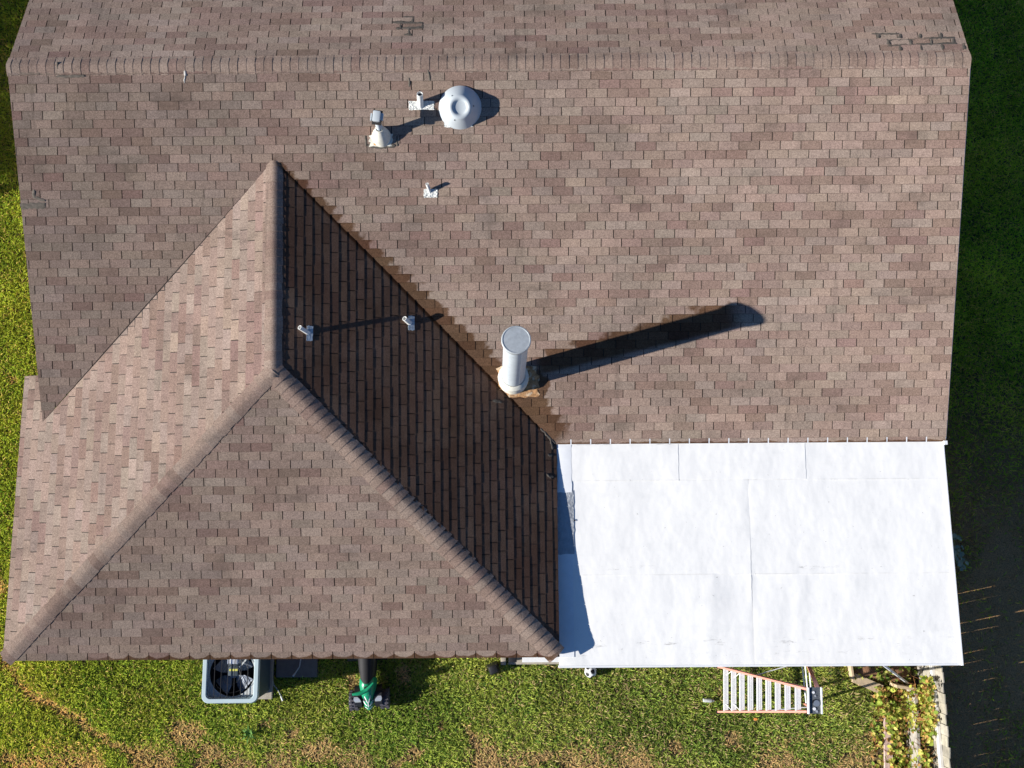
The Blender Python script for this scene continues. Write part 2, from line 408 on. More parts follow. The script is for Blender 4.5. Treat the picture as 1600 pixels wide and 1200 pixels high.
def make_grass():
    regs = [(-7.2, -3.0, -2.8, 13.2, 2900), (-3.0, 10.5, -2.8, .75, 3400), (10.5, 14.2, -2.8, 13.2, 2600)]
    X = []; Y = []
    for x0, x1, y0, y1, dn in regs:
        k = int((x1 - x0) * (y1 - y0) * dn)
        X.append(rng.uniform(x0, x1, k)); Y.append(rng.uniform(y0, y1, k))
    X = np.concatenate(X); Y = np.concatenate(Y)
    # not under slabs, pads, the raised bed
    keep = np.ones(len(X), bool)
    for x0, x1, y0, y1 in ((3.36, 10.21, -.44, .8), (-1.80, -.75, -1.04, .8), (-.72, .03, -.64, .8), (-3.5, 9.8, .62, 20), (10.28, 10.6, -2.8, 1.2)):
        keep &= ~((X > x0) & (X < x1) & (Y > y0) & (Y < y1))
    bare = fbm(X, Y, .9, 55)
    right = X > 10.5
    keep &= ~(right & (rng.random(len(X)) < np.clip(np.clip((5.0 - Y) / 4.5, 0, 1) * (.68 + 2.2 * (bare - .4)), 0, .93)))
    dd = deadness(X, Y)
    bed = (X > 9.66) & (X < 10.5) & (Y < -.8)
    keep &= ~(bed & (rng.random(len(X)) < .8))
    keep &= ~((X > 9.3) & (X < 10.4) & (Y > -.8) & (Y < -.2) & (rng.random(len(X)) < .7))
    keep &= ~(rng.random(len(X)) < dd * .25)
    X = X[keep]; Y = Y[keep]; dd = dd[keep]; n = len(X)
    lush = fbm(X, Y, .8, 31); fine = fbm(X, Y, 5.0, 41)
    L = rng.uniform(.050, .112, n) * (.8 + .5 * lush) * (1 - .25 * dd)
    Wd = rng.uniform(.0075, .0130, n)
    az = rng.uniform(0, 2 * math.pi, n)
    el = np.radians(rng.normal(34, 17, n).clip(3, 75)) * (1 - .6 * dd)
    bend = np.radians(rng.uniform(8, 42, n))
    dx, dy = np.cos(az), np.sin(az)
    # blade: base pair, middle pair, tip
    z0 = np.full(n, G) + rng.uniform(0, .035, n) * (1 - .7 * dd)
    m = L * .55; t2 = L * .45; el2 = el - bend
    mx = X + dx * m * np.cos(el); my = Y + dy * m * np.cos(el); mz = z0 + m * np.sin(el)
    tx = mx + dx * t2 * np.cos(el2); ty = my + dy * t2 * np.cos(el2); tz = np.maximum(mz + t2 * np.sin(el2), G + .004)
    px, py = -dy, dx
    roll = rng.uniform(-.6, .6, n) * Wd * .5
    V = np.empty((n, 5, 3))
    V[:, 0] = np.stack([X - px * Wd * .4, Y - py * Wd * .4, z0], 1)
    V[:, 1] = np.stack([X + px * Wd * .4, Y + py * Wd * .4, z0], 1)
    V[:, 2] = np.stack([mx + px * Wd * .5, my + py * Wd * .5, mz + roll], 1)
    V[:, 3] = np.stack([mx - px * Wd * .5, my - py * Wd * .5, mz - roll], 1)
    V[:, 4] = np.stack([tx, ty, tz], 1)
    # colour: greens of the blade, straw where the turf is dead, yellower in dry drifts
    g1 = np.array([.105, .170, .022]); g2 = np.array([.205, .245, .040]); g3 = np.array([.045, .095, .014]); st1 = np.array([.36, .255, .115]); st2 = np.array([.30, .255, .10])
    u = rng.random(n)[:, None]; w = np.clip(lush * 1.6 - .3 + rng.normal(0, .18, n), 0, 1)[:, None]
    C = g1 * (1 - w) + g2 * w
    dk = (rng.random(n) < .15)[:, None]; C = np.where(dk, g3 * (.7 + .6 * u), C)
    C *= (.75 + .5 * u); C *= (.62 + .78 * fbm(X, Y, 1.9, 71))[:, None]
    dry = (rng.random(n) < np.clip(.07 + .3 * (fine - .45) + .07 * np.clip((X - 2) / 4, 0, 1), .02, .34))[:, None]
    C = np.where(dry, st2 * (.6 + .5 * u), C)
    olv = (np.clip((X + 2.5) / 8.0, 0, 1) * (X < 10.5))[:, None]; C = C * (1 + olv * np.array([.10, .03, .40]))
    is_dead = (rng.random(n) < dd * .97)[:, None]
    s_ = np.where(rng.random((n, 1)) < .7, st1, st2)
    C = np.where(is_dead, s_ * (.6 + .7 * u), C)
    lz = (X > 10.5)[:, None]; C = np.where(lz, C * np.array([1.6, 1.55, .9]), C); brn = (lz[:, 0] & (rng.random(n) < np.clip((5.5 - Y) / 5, 0, .7)))[:, None]; C = np.where(brn, np.array([.22, .145, .065]) * (.6 + .8 * u), C)  # blades on the shaded right side brightened in colour to lift the shade

    lft = np.clip((-X - 1.0) / 4.0, 0, 1)[:, None]; C = C * (1 + lft * np.array([.38, .26, -.10])) * np.array([2.05, 1.92, 1.9])
    col5 = np.ones((n, 5, 4), np.float32); col5[:, :, :3] = C[:, None, :]
    col5[:, 0:2, :3] *= .75; col5[:, 4, :3] *= 1.1
    me = bpy.data.meshes.new('grass')
    me.vertices.add(n * 5); me.vertices.foreach_set('co', V.astype(np.float32).ravel())
    base = (np.arange(n) * 5)[:, None]
    idx = np.concatenate([base + np.array([0, 1, 2, 3]), base + np.array([3, 2, 4])], 1).astype(np.int32)
    me.loops.add(n * 7); me.loops.foreach_set('vertex_index', idx.ravel())
    me.polygons.add(n * 2)
    ls = (np.arange(n) * 7)[:, None] + np.array([0, 4]); me.polygons.foreach_set('loop_start', ls.astype(np.int32).ravel())
    me.update(calc_edges=True)
    a = me.color_attributes.new('tint', 'FLOAT_COLOR', 'POINT'); a.data.foreach_set('color', col5.ravel())
    me.materials.append(M_GRASS)
    o = bpy.data.objects.new('grass', me); col.objects.link(o)
    o['kind'] = 'stuff'; o['label'] = 'lawn grass round the house, green with straw coloured dead patches'; o['category'] = 'grass'
make_grass()

# ------------------------------------------------------------------ the house: walls, decks, shingles
house = empty('house', (0, 0, 0), 'brick house under a brown asphalt shingle roof with a hipped rear wing', 'house')
mb = MB(); box(mb, (0, 2.05, (G - .12) / 2), (7.5, 3.1, -G - .12)); mb.build('wall', M_WALL, house)
mb = MB(); box(mb, (3.15, 8.6, (G - .12) / 2 - .001), (13.2, 10.0, -G - .12)); mb.build('wall', M_WALL, house)
for gx in (-3.44, 9.74):
    mb = MB(); s_ = .02 if gx > 0 else -.02
    poly = [(3.75, -.13), (13.45, -.13), (RY, RZ - .12)]
    mb.add([(gx, y, z) for y, z in poly] + [(gx + s_, y, z) for y, z in poly], [(0, 1, 2), (5, 4, 3), (0, 3, 4, 1), (1, 4, 5, 2), (2, 5, 3, 0)])
    mb.build('gable_wall', M_WALL, house)

# slope maps: (u, s) -> point, s is the distance up the slope from its eave
XL0, XL1, XR0, XR1 = -3.775, -3.867, 10.152, 10.174      # rakes at eave and ridge
NF = Vector((0, -SP, CP)); NB = Vector((0, SP, CP)); NR = Vector((SP, 0, CP)); NL = Vector((-SP, 0, CP))
def mp_main(u, s, h): return Vector((u, YE + s * CP, s * SP)) + NF * h
def mp_back(u, s, h): return Vector((u, YE + 2 * DD - s * CP, s * SP)) + NB * h
def mp_hip(u, s, h): return Vector((u, s * CP, s * SP)) + NF * h
SW = 4.14 / CP
def ridge_x(y): return HX + (AX - HX) * (y - HY) / (AY - HY)
def mp_right(u, s, h):
    v = s / SW; return Vector((WR + (ridge_x(u) - WR) * v, u, WZ * v)) + NR * h
def mp_left(u, s, h):
    v = s / SW; return Vector((WL + (ridge_x(u) - WL) * v, u, WZ * v)) + NL * h
SM = DD / CP
apx_s = (AY - YE) / CP
def clip(poly, conv):
    """Sutherland-Hodgman: poly against a convex polygon (counter-clockwise)"""
    out = poly
    for i in range(len(conv)):
        ax, ay = conv[i]; bx, by = conv[(i + 1) % len(conv)]
        src = out; out = []
        if not src: return []
        f = lambda p: (bx - ax) * (p[1] - ay) - (by - ay) * (p[0] - ax)
        for k in range(len(src)):
            p, q = src[k], src[(k + 1) % len(src)]; fp, fq = f(p), f(q)
            if fp >= 0: out.append(p)
            if (fp >= 0) != (fq >= 0):
                t = fp / (fp - fq); out.append((p[0] + (q[0] - p[0]) * t, p[1] + (q[1] - p[1]) * t))
    return out
def parea(p): return .5 * abs(sum(p[i][0] * p[(i + 1) % len(p)][1] - p[(i + 1) % len(p)][0] * p[i][1] for i in range(len(p))))
VLX = WL + .0                                   # left valley foot (plan x) on the main eave line
main_regs = [[(WR - .01, 0), (XR0, 0), (XR1, SM), (AX, SM), (AX, apx_s)],
             [(XL0 - .0, (XL0 - VLX) / 1.0 / CP * (AY - YE) / (AX - VLX)), (AX, apx_s), (AX, SM), (XL1, SM)]]
hip_reg = [[(WL, 0), (WR, 0), (HX, SW)]]
hip_s = HY / CP
mp_hip_k = SW / hip_s
right_reg = [[(3.18, 0), (0.0, 0), (HY, SW), (AY, SW)][::-1]]
left_reg = [[(0.0, 0), (3.18, 0), (AY, SW), (HY, SW)], [(3.18, 0), (4.307, 0), (4.307, .47), (3.18 + .47 * CP * .997, .47)]]
def ccw(p):
    a = sum(p[i][0] * p[(i + 1) % len(p)][1] - p[(i + 1) % len(p)][0] * p[i][1] for i in range(len(p)))
    return p if a > 0 else p[::-1]
back_reg = [[(XL0, 0), (XR0, 0), (XR1, SM), (XL1, SM)]]
TAB, EXPO = .3048, .1274
PAL = [((.284, .209, .166), .35), ((.272, .208, .168), .25), ((.253, .179, .144), .20), ((.226, .157, .125), .11), ((.230, .154, .126), .05), ((.298, .229, .184), .04)]
def pick():
    r = random.random()
    for c, w in PAL:
        r -= w
        if r <= 0: break
    return c
tabs = []                                         # (verts, faces, colour, centre, normal, area)
def shingle_slope(mp, regs, s_first, joint0, shift, smax, u0, u1, nrm, butt=.0055, light_grad=lambda u, s: 1.0, slot0=None):
    k = 0; s = 0.0
    rows = [(0.0, s_first)]
    while rows[-1][1] < smax: rows.append((rows[-1][1], rows[-1][1] + EXPO))
    for k, (a, b) in enumerate(rows):
        j = joint0 + shift * k; j -= math.floor((j - u0) / TAB + 1) * TAB
        cc = pick(); wv = random.uniform(-.0015, .0015)
        while j < u1:
            if random.random() < .74: cc = pick()
            q = random.uniform(.9, 1.1) * 1.16 * light_grad(j, a); c = tuple(x * q * random.uniform(.98, 1.02) for x in cc)
            g = random.uniform(.0042, .0072)
            if slot0 and k == 0: g = slot0
            lo = a - random.uniform(0, .0035) + wv if k else a - .006
            rect = [(j + g, lo), (j + TAB - g, lo + random.uniform(-.001, .001)), (j + TAB - g, b + .004), (j + g, b + .004)]
            lift = butt * random.uniform(.75, 1.35)
            for rg in regs:
                p = clip(rect, ccw(rg))
                if len(p) < 3 or parea(p) < .0006: continue
                p = ccw(p); n_ = len(p)
                h = [.0012 + (lift + .0005) * max(0, min(1, (b + .004 - q_[1]) / (b + .004 - a))) for q_ in p]
                top = [mp(q_[0], q_[1], hh) for q_, hh in zip(p, h)]
                bot = [mp(q_[0], q_[1] - (.0036 if q_[1] < a + .02 and k else 0), hh - .0062) for q_, hh in zip(p, h)]
                # faces turned so that the top looks out of the roof
                fs = [tuple(range(n_))] + [(n_ + i, 2 * n_ + i, 2 * n_ + (i + 1) % n_, n_ + (i + 1) % n_) for i in range(n_)]
                nn = (top[1] - top[0]).cross(top[2] - top[0])
                if nn.dot(nrm) < 0: fs = [f[::-1] for f in fs]
                ce = sum(top, Vector()) / n_
                tabs.append((top + top + bot, fs, [c] * n_ + [(.060, .048, .041)] * (2 * n_), ce, nrm, parea(p)))
            j += TAB
shingle_slope(mp_main, main_regs, .083, 4.973, .397 * TAB * -1, SM, XL1 - .4, XR1 + .1, NF, light_grad=lambda u, s: .80 + .32 * max(0, min(1, (u + 3.5) / 11)), slot0=.010)  # tabs tinted darker leftwards, the weaker light there put into their colour
n_main = len(tabs)
mp_hip2 = lambda u, s, h: mp_hip(u, s / mp_hip_k, h)
shingle_slope(lambda u, s, h: mp_hip(u, s * hip_s / SW, h) + Vector((0, 0, WZ - hip_s * SP)) * (s / SW), hip_reg, .115, -3.812, -.42 * TAB, SW, WL - .4, WR + .1, NF, light_grad=lambda u, s: .78 + .15 * max(0, min(1, (u + 4) / 5)))  # hip tabs carry the same leftward shade in their tint
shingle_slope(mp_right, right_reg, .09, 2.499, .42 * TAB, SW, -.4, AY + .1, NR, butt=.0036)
shingle_slope(mp_left, left_reg, .09, .3, .42 * TAB, SW, -.4, AY + .1, NL, light_grad=lambda u, s: 1.22)  # sun-facing slope: extra sunlight put into the tab colour
bs0 = (YE + 2 * DD - 8.862) / CP; bs0 -= math.floor(bs0 / EXPO) * EXPO
kb = round(((YE + 2 * DD - 8.92) / CP - bs0) / EXPO + .5)
shingle_slope(mp_back, back_reg, bs0, 9.036 - .155 * kb, .155, SM, XL1 - .4, XR1 + .1, NB)

# the 300 that show largest are separate parts, the rest one part
camp = Vector((3.494, 1.831, 14.311)); cmi = cam.matrix_world.inverted()
def shown(tb):
    q = cmi @ tb[3]; px, py = 1450 * q.x / -q.z, 1450 * q.y / -q.z
    if abs(px) > 790 or abs(py) > 590: return 0
    d = camp - tb[3]; return tb[5] * max(0, d.normalized().dot(tb[4])) / d.length ** 2
order = sorted(range(len(tabs)), key=lambda i: -shown(tabs[i])); single = set(order[:300])
rest = MB()
for i, (v, f, c, *_r) in enumerate(tabs):
    if i in single:
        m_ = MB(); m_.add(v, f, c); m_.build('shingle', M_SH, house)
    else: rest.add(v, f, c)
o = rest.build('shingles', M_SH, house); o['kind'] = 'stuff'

# decks under the shingles (seen only in the slots), white membrane turned up under the last course by the patio
mb = MB()
def sheet(mb, mp, poly, h, nrm, m=0):
    v = [mp(u, s, h) for u, s in poly]; f = tuple(range(len(v)))
    if (v[1] - v[0]).cross(v[2] - v[0]).dot(nrm) < 0: f = f[::-1]
    mb.add(v, [f], (1, 1, 1), m)
for rg in main_regs: sheet(mb, mp_main, rg, -.006, NF)
sheet(mb, mp_back, back_reg[0], -.006, NB)
sheet(mb, lambda u, s, h: mp_hip(u, s * hip_s / SW, h) + Vector((0, 0, WZ - hip_s * SP)) * (s / SW), hip_reg[0], -.006, NF)
sheet(mb, mp_right, right_reg[0], -.006, NR)
for rg in left_reg: sheet(mb, mp_left, rg, -.006, NL)
mb.build('roof_deck', M_DECK, house)
mb = MB()
mp_up = MB(); mp_up.add([mp_main(4.30, -.008, .0056), mp_main(10.15, -.008, .0056), mp_main(10.15, .081, .0006), mp_main(4.30, .081, .0006)], [(0, 1, 2, 3)]); mp_up.build('membrane_upturn', M_WHITE, house)
# fascia, rake boards, soffit
def board(name, a, b, h, th, mat=M_BROWN):
    a = Vector(a); b = Vector(b); d = b - a; L = d.length; d.normalize()
    side = Vector((d.y, -d.x, 0)).normalized()
    m_ = MB(); vv = []
    for p in (a, b):
        for z in (0, -h):
            for q in (0, -th): vv.append(p + side * q + Vector((0, 0, z)))
    m_.add(vv, [(0, 1, 3, 2), (4, 6, 7, 5), (0, 4, 5, 1), (2, 3, 7, 6), (0, 2, 6, 4), (1, 5, 7, 3)])
    return m_.build(name, mat, house)
zf = -.016
board('fascia', (WL + .006, .006, zf), (WR - .006, .006, zf), .15, .02)
board('fascia', (WR - .006, .008, zf), (WR - .006, 3.17, zf), .15, .02)
board('fascia', (WL + .006, 4.30, zf), (WL + .006, .008, zf), .15, .02)
board('fascia', (WR, YE + .006, zf), (XR0 - .006, YE + .006, zf), .15, .02)
board('rake_board', (XR0 - .008, YE + .03, zf), (XR1 - .008, RY, RZ + zf), .15, .02, M_TRIM)
board('rake_board', (XR1 - .008, RY, RZ + zf), (XR0 - .008, YE + 2 * DD, zf), .15, .02, M_TRIM)
board('rake_board', (XL1 + .008, RY, RZ + zf), (XL0 + .008, YE + .25, .06), .15, .02, M_BROWN)
board('rake_board', (XL0 + .008, YE + 2 * DD, zf), (XL1 + .008, RY, RZ + zf), .15, .02, M_BROWN)
mb = MB()
box(mb, (-.014, .23, -.160), (8.26, .44, .012)); box(mb, (3.93, 1.8, -.161), (.36, 2.7, .012)); box(mb, (-3.95, 2.4, -.162), (.40, 3.8, .012))
box(mb, (7.2, 3.4, -.163), (5.86, .42, .012)); mb.build('soffit', M_TRIM, house)
# thin light drip edge along the right rake and right eave of the wing
mb = MB()
for (a, sa, b, sb) in ((XR0, 0.05, XR1, SM - .05),):
    v = [mp_main(a - .006, sa, -.002), mp_main(a + .010, sa, -.004), mp_main(b + .010, sb, -.004), mp_main(b - .006, sb, -.002)]
    v2 = [p - NF * .02 for p in v]
    mb.add(v + v2, [(0, 1, 2, 3), (1, 5, 6, 2), (0, 4, 5, 1), (3, 2, 6, 7)])
mb.build('drip_edge', M_TRIM, house)

# ridge and hip caps, each its own bent shingle
def cap_run(a, b, na, nb, pitch=.1272, half=.150, col_fn=None, lift0=.0185, btt=.006, RR=.060):
    """caps from a to b; na, nb outward normals of the two slopes; the butt end faces b -> later caps lie under"""
    col_fn = col_fn or pick_cap
    a = Vector(a); b = Vector(b); d = (b - a); L = d.length; d.normalize()
    def leg(nv):
        t = d.cross(nv); t.normalize()
        return t if t.z < 0 else -t
    ta, tb = leg(na), leg(nb)
    up = (na + nb).normalized(); drop = RR * math.tan(math.acos(min(1, na.dot(up)))) / 2
    k = 0; s = 0.0; cc = col_fn()
    while s < L - .02:
        e = min(s + pitch + .028, L + .012)
        if random.random() < .75: cc = col_fn()
        q = random.uniform(.93, 1.08) * 1.10; c = tuple(x * q for x in cc)
        jit = random.uniform(-.008, .008)
        ws = (half + jit, .115, .085, .060, .038, .018); prof = [(ta, w_) for w_ in ws] + [(None, 0)] + [(tb, w_) for w_ in ws[::-1]]
        rowv = []
        for sv, lift in ((s, lift0 + random.uniform(-.001, .0015)), (e, lift0 - btt)):
            sk = random.uniform(-.004, .004)
            for (tv, w) in prof:
                base = a + d * (sv + (sk * (w / half) if tv is not None else 0))
                if tv is None: p = base + up * (lift - drop)
                else:
                    nv = na if tv is ta else nb
                    p = base + tv * w + nv * (lift - .0145 * (w / half)) - up * (drop * max(0, 1 - w / RR) ** 2)
                rowv.append(p)
        n_ = len(prof); low = [p - up * .0075 for p in rowv]
        V = rowv + low
        F = [(i, i + 1, n_ + i + 1, n_ + i) for i in range(n_ - 1)]
        o_ = 2 * n_
        F += [(o_ + i, o_ + i + 1, i + 1, i) for i in range(n_ - 1)]                                 # butt
        F += [(0, n_, o_ + n_, o_), (n_ - 1, o_ + n_ - 1, o_ + 2 * n_ - 1, 2 * n_ - 1)]
        nn = (V[1] - V[0]).cross(V[n_] - V[0])
        if nn.dot(up) < 0: F = [f[::-1] for f in F]
        m_ = MB(); m_.add(V, F, c); m_.build('ridge_cap', M_SHCAP, house, smooth=60)
        s += pitch; k += 1
def pick_cap():
    c = pick(); return tuple(.78 * a + .22 * b for a, b in zip(c, (.272, .207, .168)))
cap_run((XR1 + .004, RY, RZ), (XL1 - .004, RY, RZ), NF, NB, btt=.0048, lift0=.0190)
cap_run((WR - .03, .02, .008), (HX, HY, WZ), NF, NR, half=.160, lift0=.0270, RR=.10)
cap_run((WL + .03, .02, .008), (HX, HY, WZ), NF, NL, half=.125, lift0=.0290, RR=.085)
cap_run((HX, HY - .09, WZ + .006), (AX, AY - .02, WZ + .004), NR, NL, half=.135, lift0=.0190)

# sealant smears on the joints, a bird dropping
def smear(pts, w, fn, nrm, mat=M_TAR, lift=.0060, name='sealant_smear'):
    """a flattened ridge of mastic along a line given in plan"""
    P = []
    for (a, b) in zip(pts[:-1], pts[1:]):
        L = math.hypot(b[0] - a[0], b[1] - a[1]); k = max(2, int(L / .03))
        for i in range(k): P.append((a[0] + (b[0] - a[0]) * i / k, a[1] + (b[1] - a[1]) * i / k))
    P.append(pts[-1]); m_ = MB(); V = []; F = []
    for i, (x, y) in enumerate(P):
        ax, ay = P[max(i - 1, 0)]; bx, by = P[min(i + 1, len(P) - 1)]
        d = Vector((bx - ax, by - ay, 0)).normalized(); sd_ = Vector((-d.y, d.x, 0))
        ww = w * random.uniform(.65, 1.3) * (.6 if i in (0, len(P) - 1) else 1)
        ox, oy = random.uniform(-.006, .006), random.uniform(-.006, .006)
        for q, hh in ((-1, -.002), (-.6, lift), (0, lift + .002), (.6, lift), (1, -.002)):
            xx, yy = x + ox + sd_.x * q * ww, y + oy + sd_.y * q * ww
            V.append(fn(xx, yy) + nrm * hh)
    for i in range(len(P) - 1):
        for j in range(4): F.append((i * 5 + j, i * 5 + j + 1, (i + 1) * 5 + j + 1, (i + 1) * 5 + j))
    if (V[1] - V[0]).cross(V[5] - V[0]).dot(nrm) < 0: F = [f[::-1] for f in F]
    m_.add(V, F); return m_.build(name, mat, house, smooth=60)
f_back = lambda x, y: Vector((x, y, (YE + 2 * DD - y) * TP))
f_main = lambda x, y: Vector((x, y, (y - YE) * TP))
for pl in ([(1.859,9.486),(2.023,9.484)],[(2.013,9.484),(2.018,9.382)],[(1.721,9.385),(2.008,9.382)],[(1.836,9.371),(1.842,9.27),(1.765,9.271)],
           [(1.875,9.358),(2.153,9.355),(2.156,9.28),(1.861,9.27)],[(1.966,9.269),(1.971,9.144)],[(1.905,9.144),(2.009,9.143)]): smear(pl, .034, f_back, NB)
for pl in ([(8.82,9.083),(9.226,9.079)],[(9.245,9.079),(9.222,8.967)],[(8.921,9.07),(8.907,8.995)],[(9.537,9.075),(9.519,8.989)],[(9.844,9.097),(9.822,8.998)],
           [(9.013,8.957),(9.535,8.976),(10.01,8.996)],[(9.032,8.957),(9.041,8.858)],[(9.372,8.966),(9.361,8.867)],[(9.673,8.962),(9.664,8.876)],[(10.007,8.984),(9.994,8.885)],
           [(9.001,8.847),(9.511,8.866),(10.022,8.885)],[(9.188,8.845),(9.189,8.759)],[(9.49,8.854),(9.491,8.768)],[(9.814,8.875),(9.801,8.777)],[(10.125,8.884),(10.118,8.774)]):
    smear(pl, .040 if abs(pl[0][0] - pl[-1][0]) < .1 else .029, f_back, NB)
M_TAR2 = simple('old_sealant', (.115, .098, .080), .85, spec=.2, var=.3, sc=25, bump=.003, bsc=70)
for pl in ([(-3.134,8.56),(-3.123,8.66)],[(-3.16,8.462),(-2.739,8.459)]): smear(pl, .022, f_main, NF, M_TAR2, .012)
for pl in ([(-3.84,6.70),(-3.476,6.716)],[(-3.83,6.665),(-3.462,6.68)],[(-3.80,6.685),(-3.47,6.70)],[(-3.621,6.921),(-3.621,6.814),(-3.472,6.768)]): smear(pl, .03, f_main, NF, M_TAR2, .009)
M_DROP = simple('chalky_splash', (.44, .42, .39), .9, var=.3, sc=60)
smear([(-1.277, 8.52), (-1.277, 8.45)], .030, f_main, NF, M_DROP, .012, 'white_splash'); smear([(-1.281, 8.47), (-1.292, 8.36)], .012, f_main, NF, M_DROP, .010, 'white_splash')
for pl in ([(2.27, 8.52), (2.30, 8.36)], [(1.99, 8.40), (2.0, 8.28)]): smear(pl, .02, f_main, NF, M_TAR2, .008)
smear([(1.364, 7.49), (1.5, 7.47), (1.77, 7.49)], .035, f_main, NF, M_TAR2, .009); smear([(1.79, 7.62), (1.80, 7.48)], .02, f_main, NF, M_TAR, .009); smear([(1.33, 7.62), (1.335, 7.48)], .02, f_main, NF, M_TAR, .009)
def f_right(x, y): return mp_right(y, (WR - x) / (WR - ridge_x(y)) * SW, 0)
for pl in ([(4.00, 3.02), (4.07, 3.0)], [(4.02, 2.68), (4.09, 2.68)], [(3.99, 2.72), (4.05, 2.66)], [(3.9, 3.42), (4.12, 3.20)], [(4.04, 3.30), (4.08, 3.1)], [(3.16, 3.83), (3.3, 3.80)]):
    smear(pl, .026, f_right, NR, M_TAR, .010)

# ------------------------------------------------------------------ roof fittings
def plate(L, mb, cx, cy, w, d, fn, nrm, h=.011, n_=7, jag=0.0, col=(1, 1, 1), m=0, crump=.003):
    """crumpled sheet lying on a slope, plan size w x d"""
    V = []; F = []
    for i in range(n_ + 1):
        for j in range(n_ + 1):
            u, v = i / n_ - .5, j / n_ - .5
            ed = 1 + (random.uniform(-jag, jag) if i in (0, n_) or j in (0, n_) else 0)
            x, y = cx + u * w * ed, cy + v * d * ed
            V.append(fn(x, y) + nrm * (h + random.uniform(-crump, crump)))
    for i in range(n_):
        for j in range(n_):
            a = i * (n_ + 1) + j; F.append((a, a + n_ + 1, a + n_ + 2, a + 1))
    rim = [i * (n_ + 1) for i in range(n_ + 1)] + [n_ * (n_ + 1) + j for j in range(1, n_ + 1)] + [i * (n_ + 1) + n_ for i in range(n_ - 1, -1, -1)] + list(range(n_ - 1, 0, -1))
    o_ = len(V); V += [V[i] - nrm * .014 for i in rim]
    for i in range(len(rim)):
        j = (i + 1) % len(rim); F.append((rim[i], o_ + i, o_ + j, rim[j]))
    if (V[n_ + 1] - V[0]).cross(V[1] - V[0]).dot(nrm) < 0: F = [f[::-1] for f in F]
    mb.add(V, F, col, m)
def open_pipe(mb, p0, p1, r, wall=.008, n=20, m=0, deep=.12):
    p0 = Vector(p0); p1 = Vector(p1); d = (p1 - p0).normalized()
    L = (p1 - p0).length
    lathe(mb, [(r * 1.25, 0), (r * 1.05, .02), (r, .035), (r, L), (r - wall, L), (r - wall, max(L - deep, .01)), (0, max(L - deep, .01))], p0, d, n, m=m)

# tall flue
b0 = Vector((3.482, 4.168, .311)); b1 = Vector((3.526, 4.405, 2.03)); ax = (b1 - b0).normalized()
fl = empty('flue', b0, 'tall pale round metal flue with flat zinc cap standing at the valley', 'chimney flue'); L_ = Loc(fl)
mb = MB(); cyl(mb, b0 - ax * .1, b1 - ax * .03, .172, .172, 40, (False, True)); L_.part(mb, 'pipe', M_GALV, 40)
mb = MB(); lathe(mb, [(.160, -.085), (.190, -.085), (.203, -.012), (.203, .004), (.197, .012), (.185, .014), (.182, .009), (0, .012)], b1, ax, 40); L_.part(mb, 'cap', M_GALVTOP, 35)
mb = MB(); lathe(mb, [(.178, .155), (.192, .150), (.232, .105), (.236, .06), (.228, .052)], b0 - ax * .015, ax, 40); L_.part(mb, 'storm_collar', M_CREAM, 35)
mb = MB(); lathe(mb, [(.19, .13), (.212, .09), (.235, -.03), (.255, -.12)], b0, Vector((0, 0, 1)), 36); L_.part(mb, 'flashing_cone', M_CREAM, 35)
mb = MB(); plate(L_, mb, 3.55, 4.12, .62, .46, f_main, NF, .012, 9, .09, crump=.004); L_.part(mb, 'flashing_plate', M_RUST)
mb = MB(); cyl(mb, b0 + ax * .2 + Vector((.08, -.155, 0)), b1 - ax * .1 + Vector((.08, -.155, 0)), .004, .004, 6); L_.part(mb, 'seam', M_GALV)

# round vent with domed lid
b0 = Vector((2.732, 8.021, 1.434)); dm = empty('roof_vent', b0, 'big round white domed roof vent lid casting a crescent shade', 'roof vent'); L_ = Loc(dm)
ax = Vector((.03, -.36, .93)).normalized()
mb = MB(); lathe(mb, [(0, .262), (.085, .262), (.098, .268), (.110, .281), (.135, .288), (.162, .280), (.176, .264), (.195, .240), (.245, .186), (.292, .122), (.316, .092), (.314, .084), (.30, .09), (.15, .17), (0, .17)], b0, ax, 56)
lid = L_.part(mb, 'lid', M_WHITEMETAL, 50)
mb = MB(); lathe(mb, [(.19, -.10), (.19, .16)], b0, ax, 36); L_.part(mb, 'base', M_GALV, 40)
for a in (35, 155, 275):
    mb = MB(); u_, w_, d_ = frame_of(ax); p = b0 + ax * .243 + u_ * (math.cos(R(a)) * .197) + w_ * (math.sin(R(a)) * .197); cyl(mb, p - ax * .01, p + ax * .009, .009, .007, 8); L_.part(mb, 'screw', M_DARKHOLE)
mb = MB(); plate(L_, mb, 2.70, 7.94, .42, .42, f_main, NF, .011, 6, .03); L_.part(mb, 'base_plate', M_LEAD)

def vent(label, p0, p1, r, pw, pd, pc, fn, nrm, mat=M_LEAD):
    t = empty('vent_pipe', p0, label, 'vent pipe', 'small vent pipes on the roof'); L = Loc(t)
    mb = MB(); open_pipe(mb, Vector(p0) - nrm * .01, p1, r); L.part(mb, 'pipe', M_PIPE, 35)
    mb = MB(); plate(L, mb, pc[0], pc[1], pw, pd, fn, nrm, .012, 8, .05, crump=.0045 if mat is M_LEAD else .001); L.part(mb, 'flashing_plate', mat)
    mb = MB(); d = (Vector(p1) - Vector(p0)).normalized(); cyl(mb, Vector(p1) - d * .05, Vector(p1) - d * .045, r - .009, r - .009, 16); L.part(mb, 'bore', M_DARKHOLE)
vent('white open vent pipe on a crumpled plate touching the domed vent lid', (2.150, 8.030, 1.525), (2.163, 8.10, 1.75), .045, .37, .12, (2.165, 8.03), f_main, NF)
vent('thin white vent pipe standing alone below the domed vent', (2.262, 6.843, 1.155), (2.236, 6.905, 1.315), .024, .205, .12, (2.275, 6.825), f_main, NF)
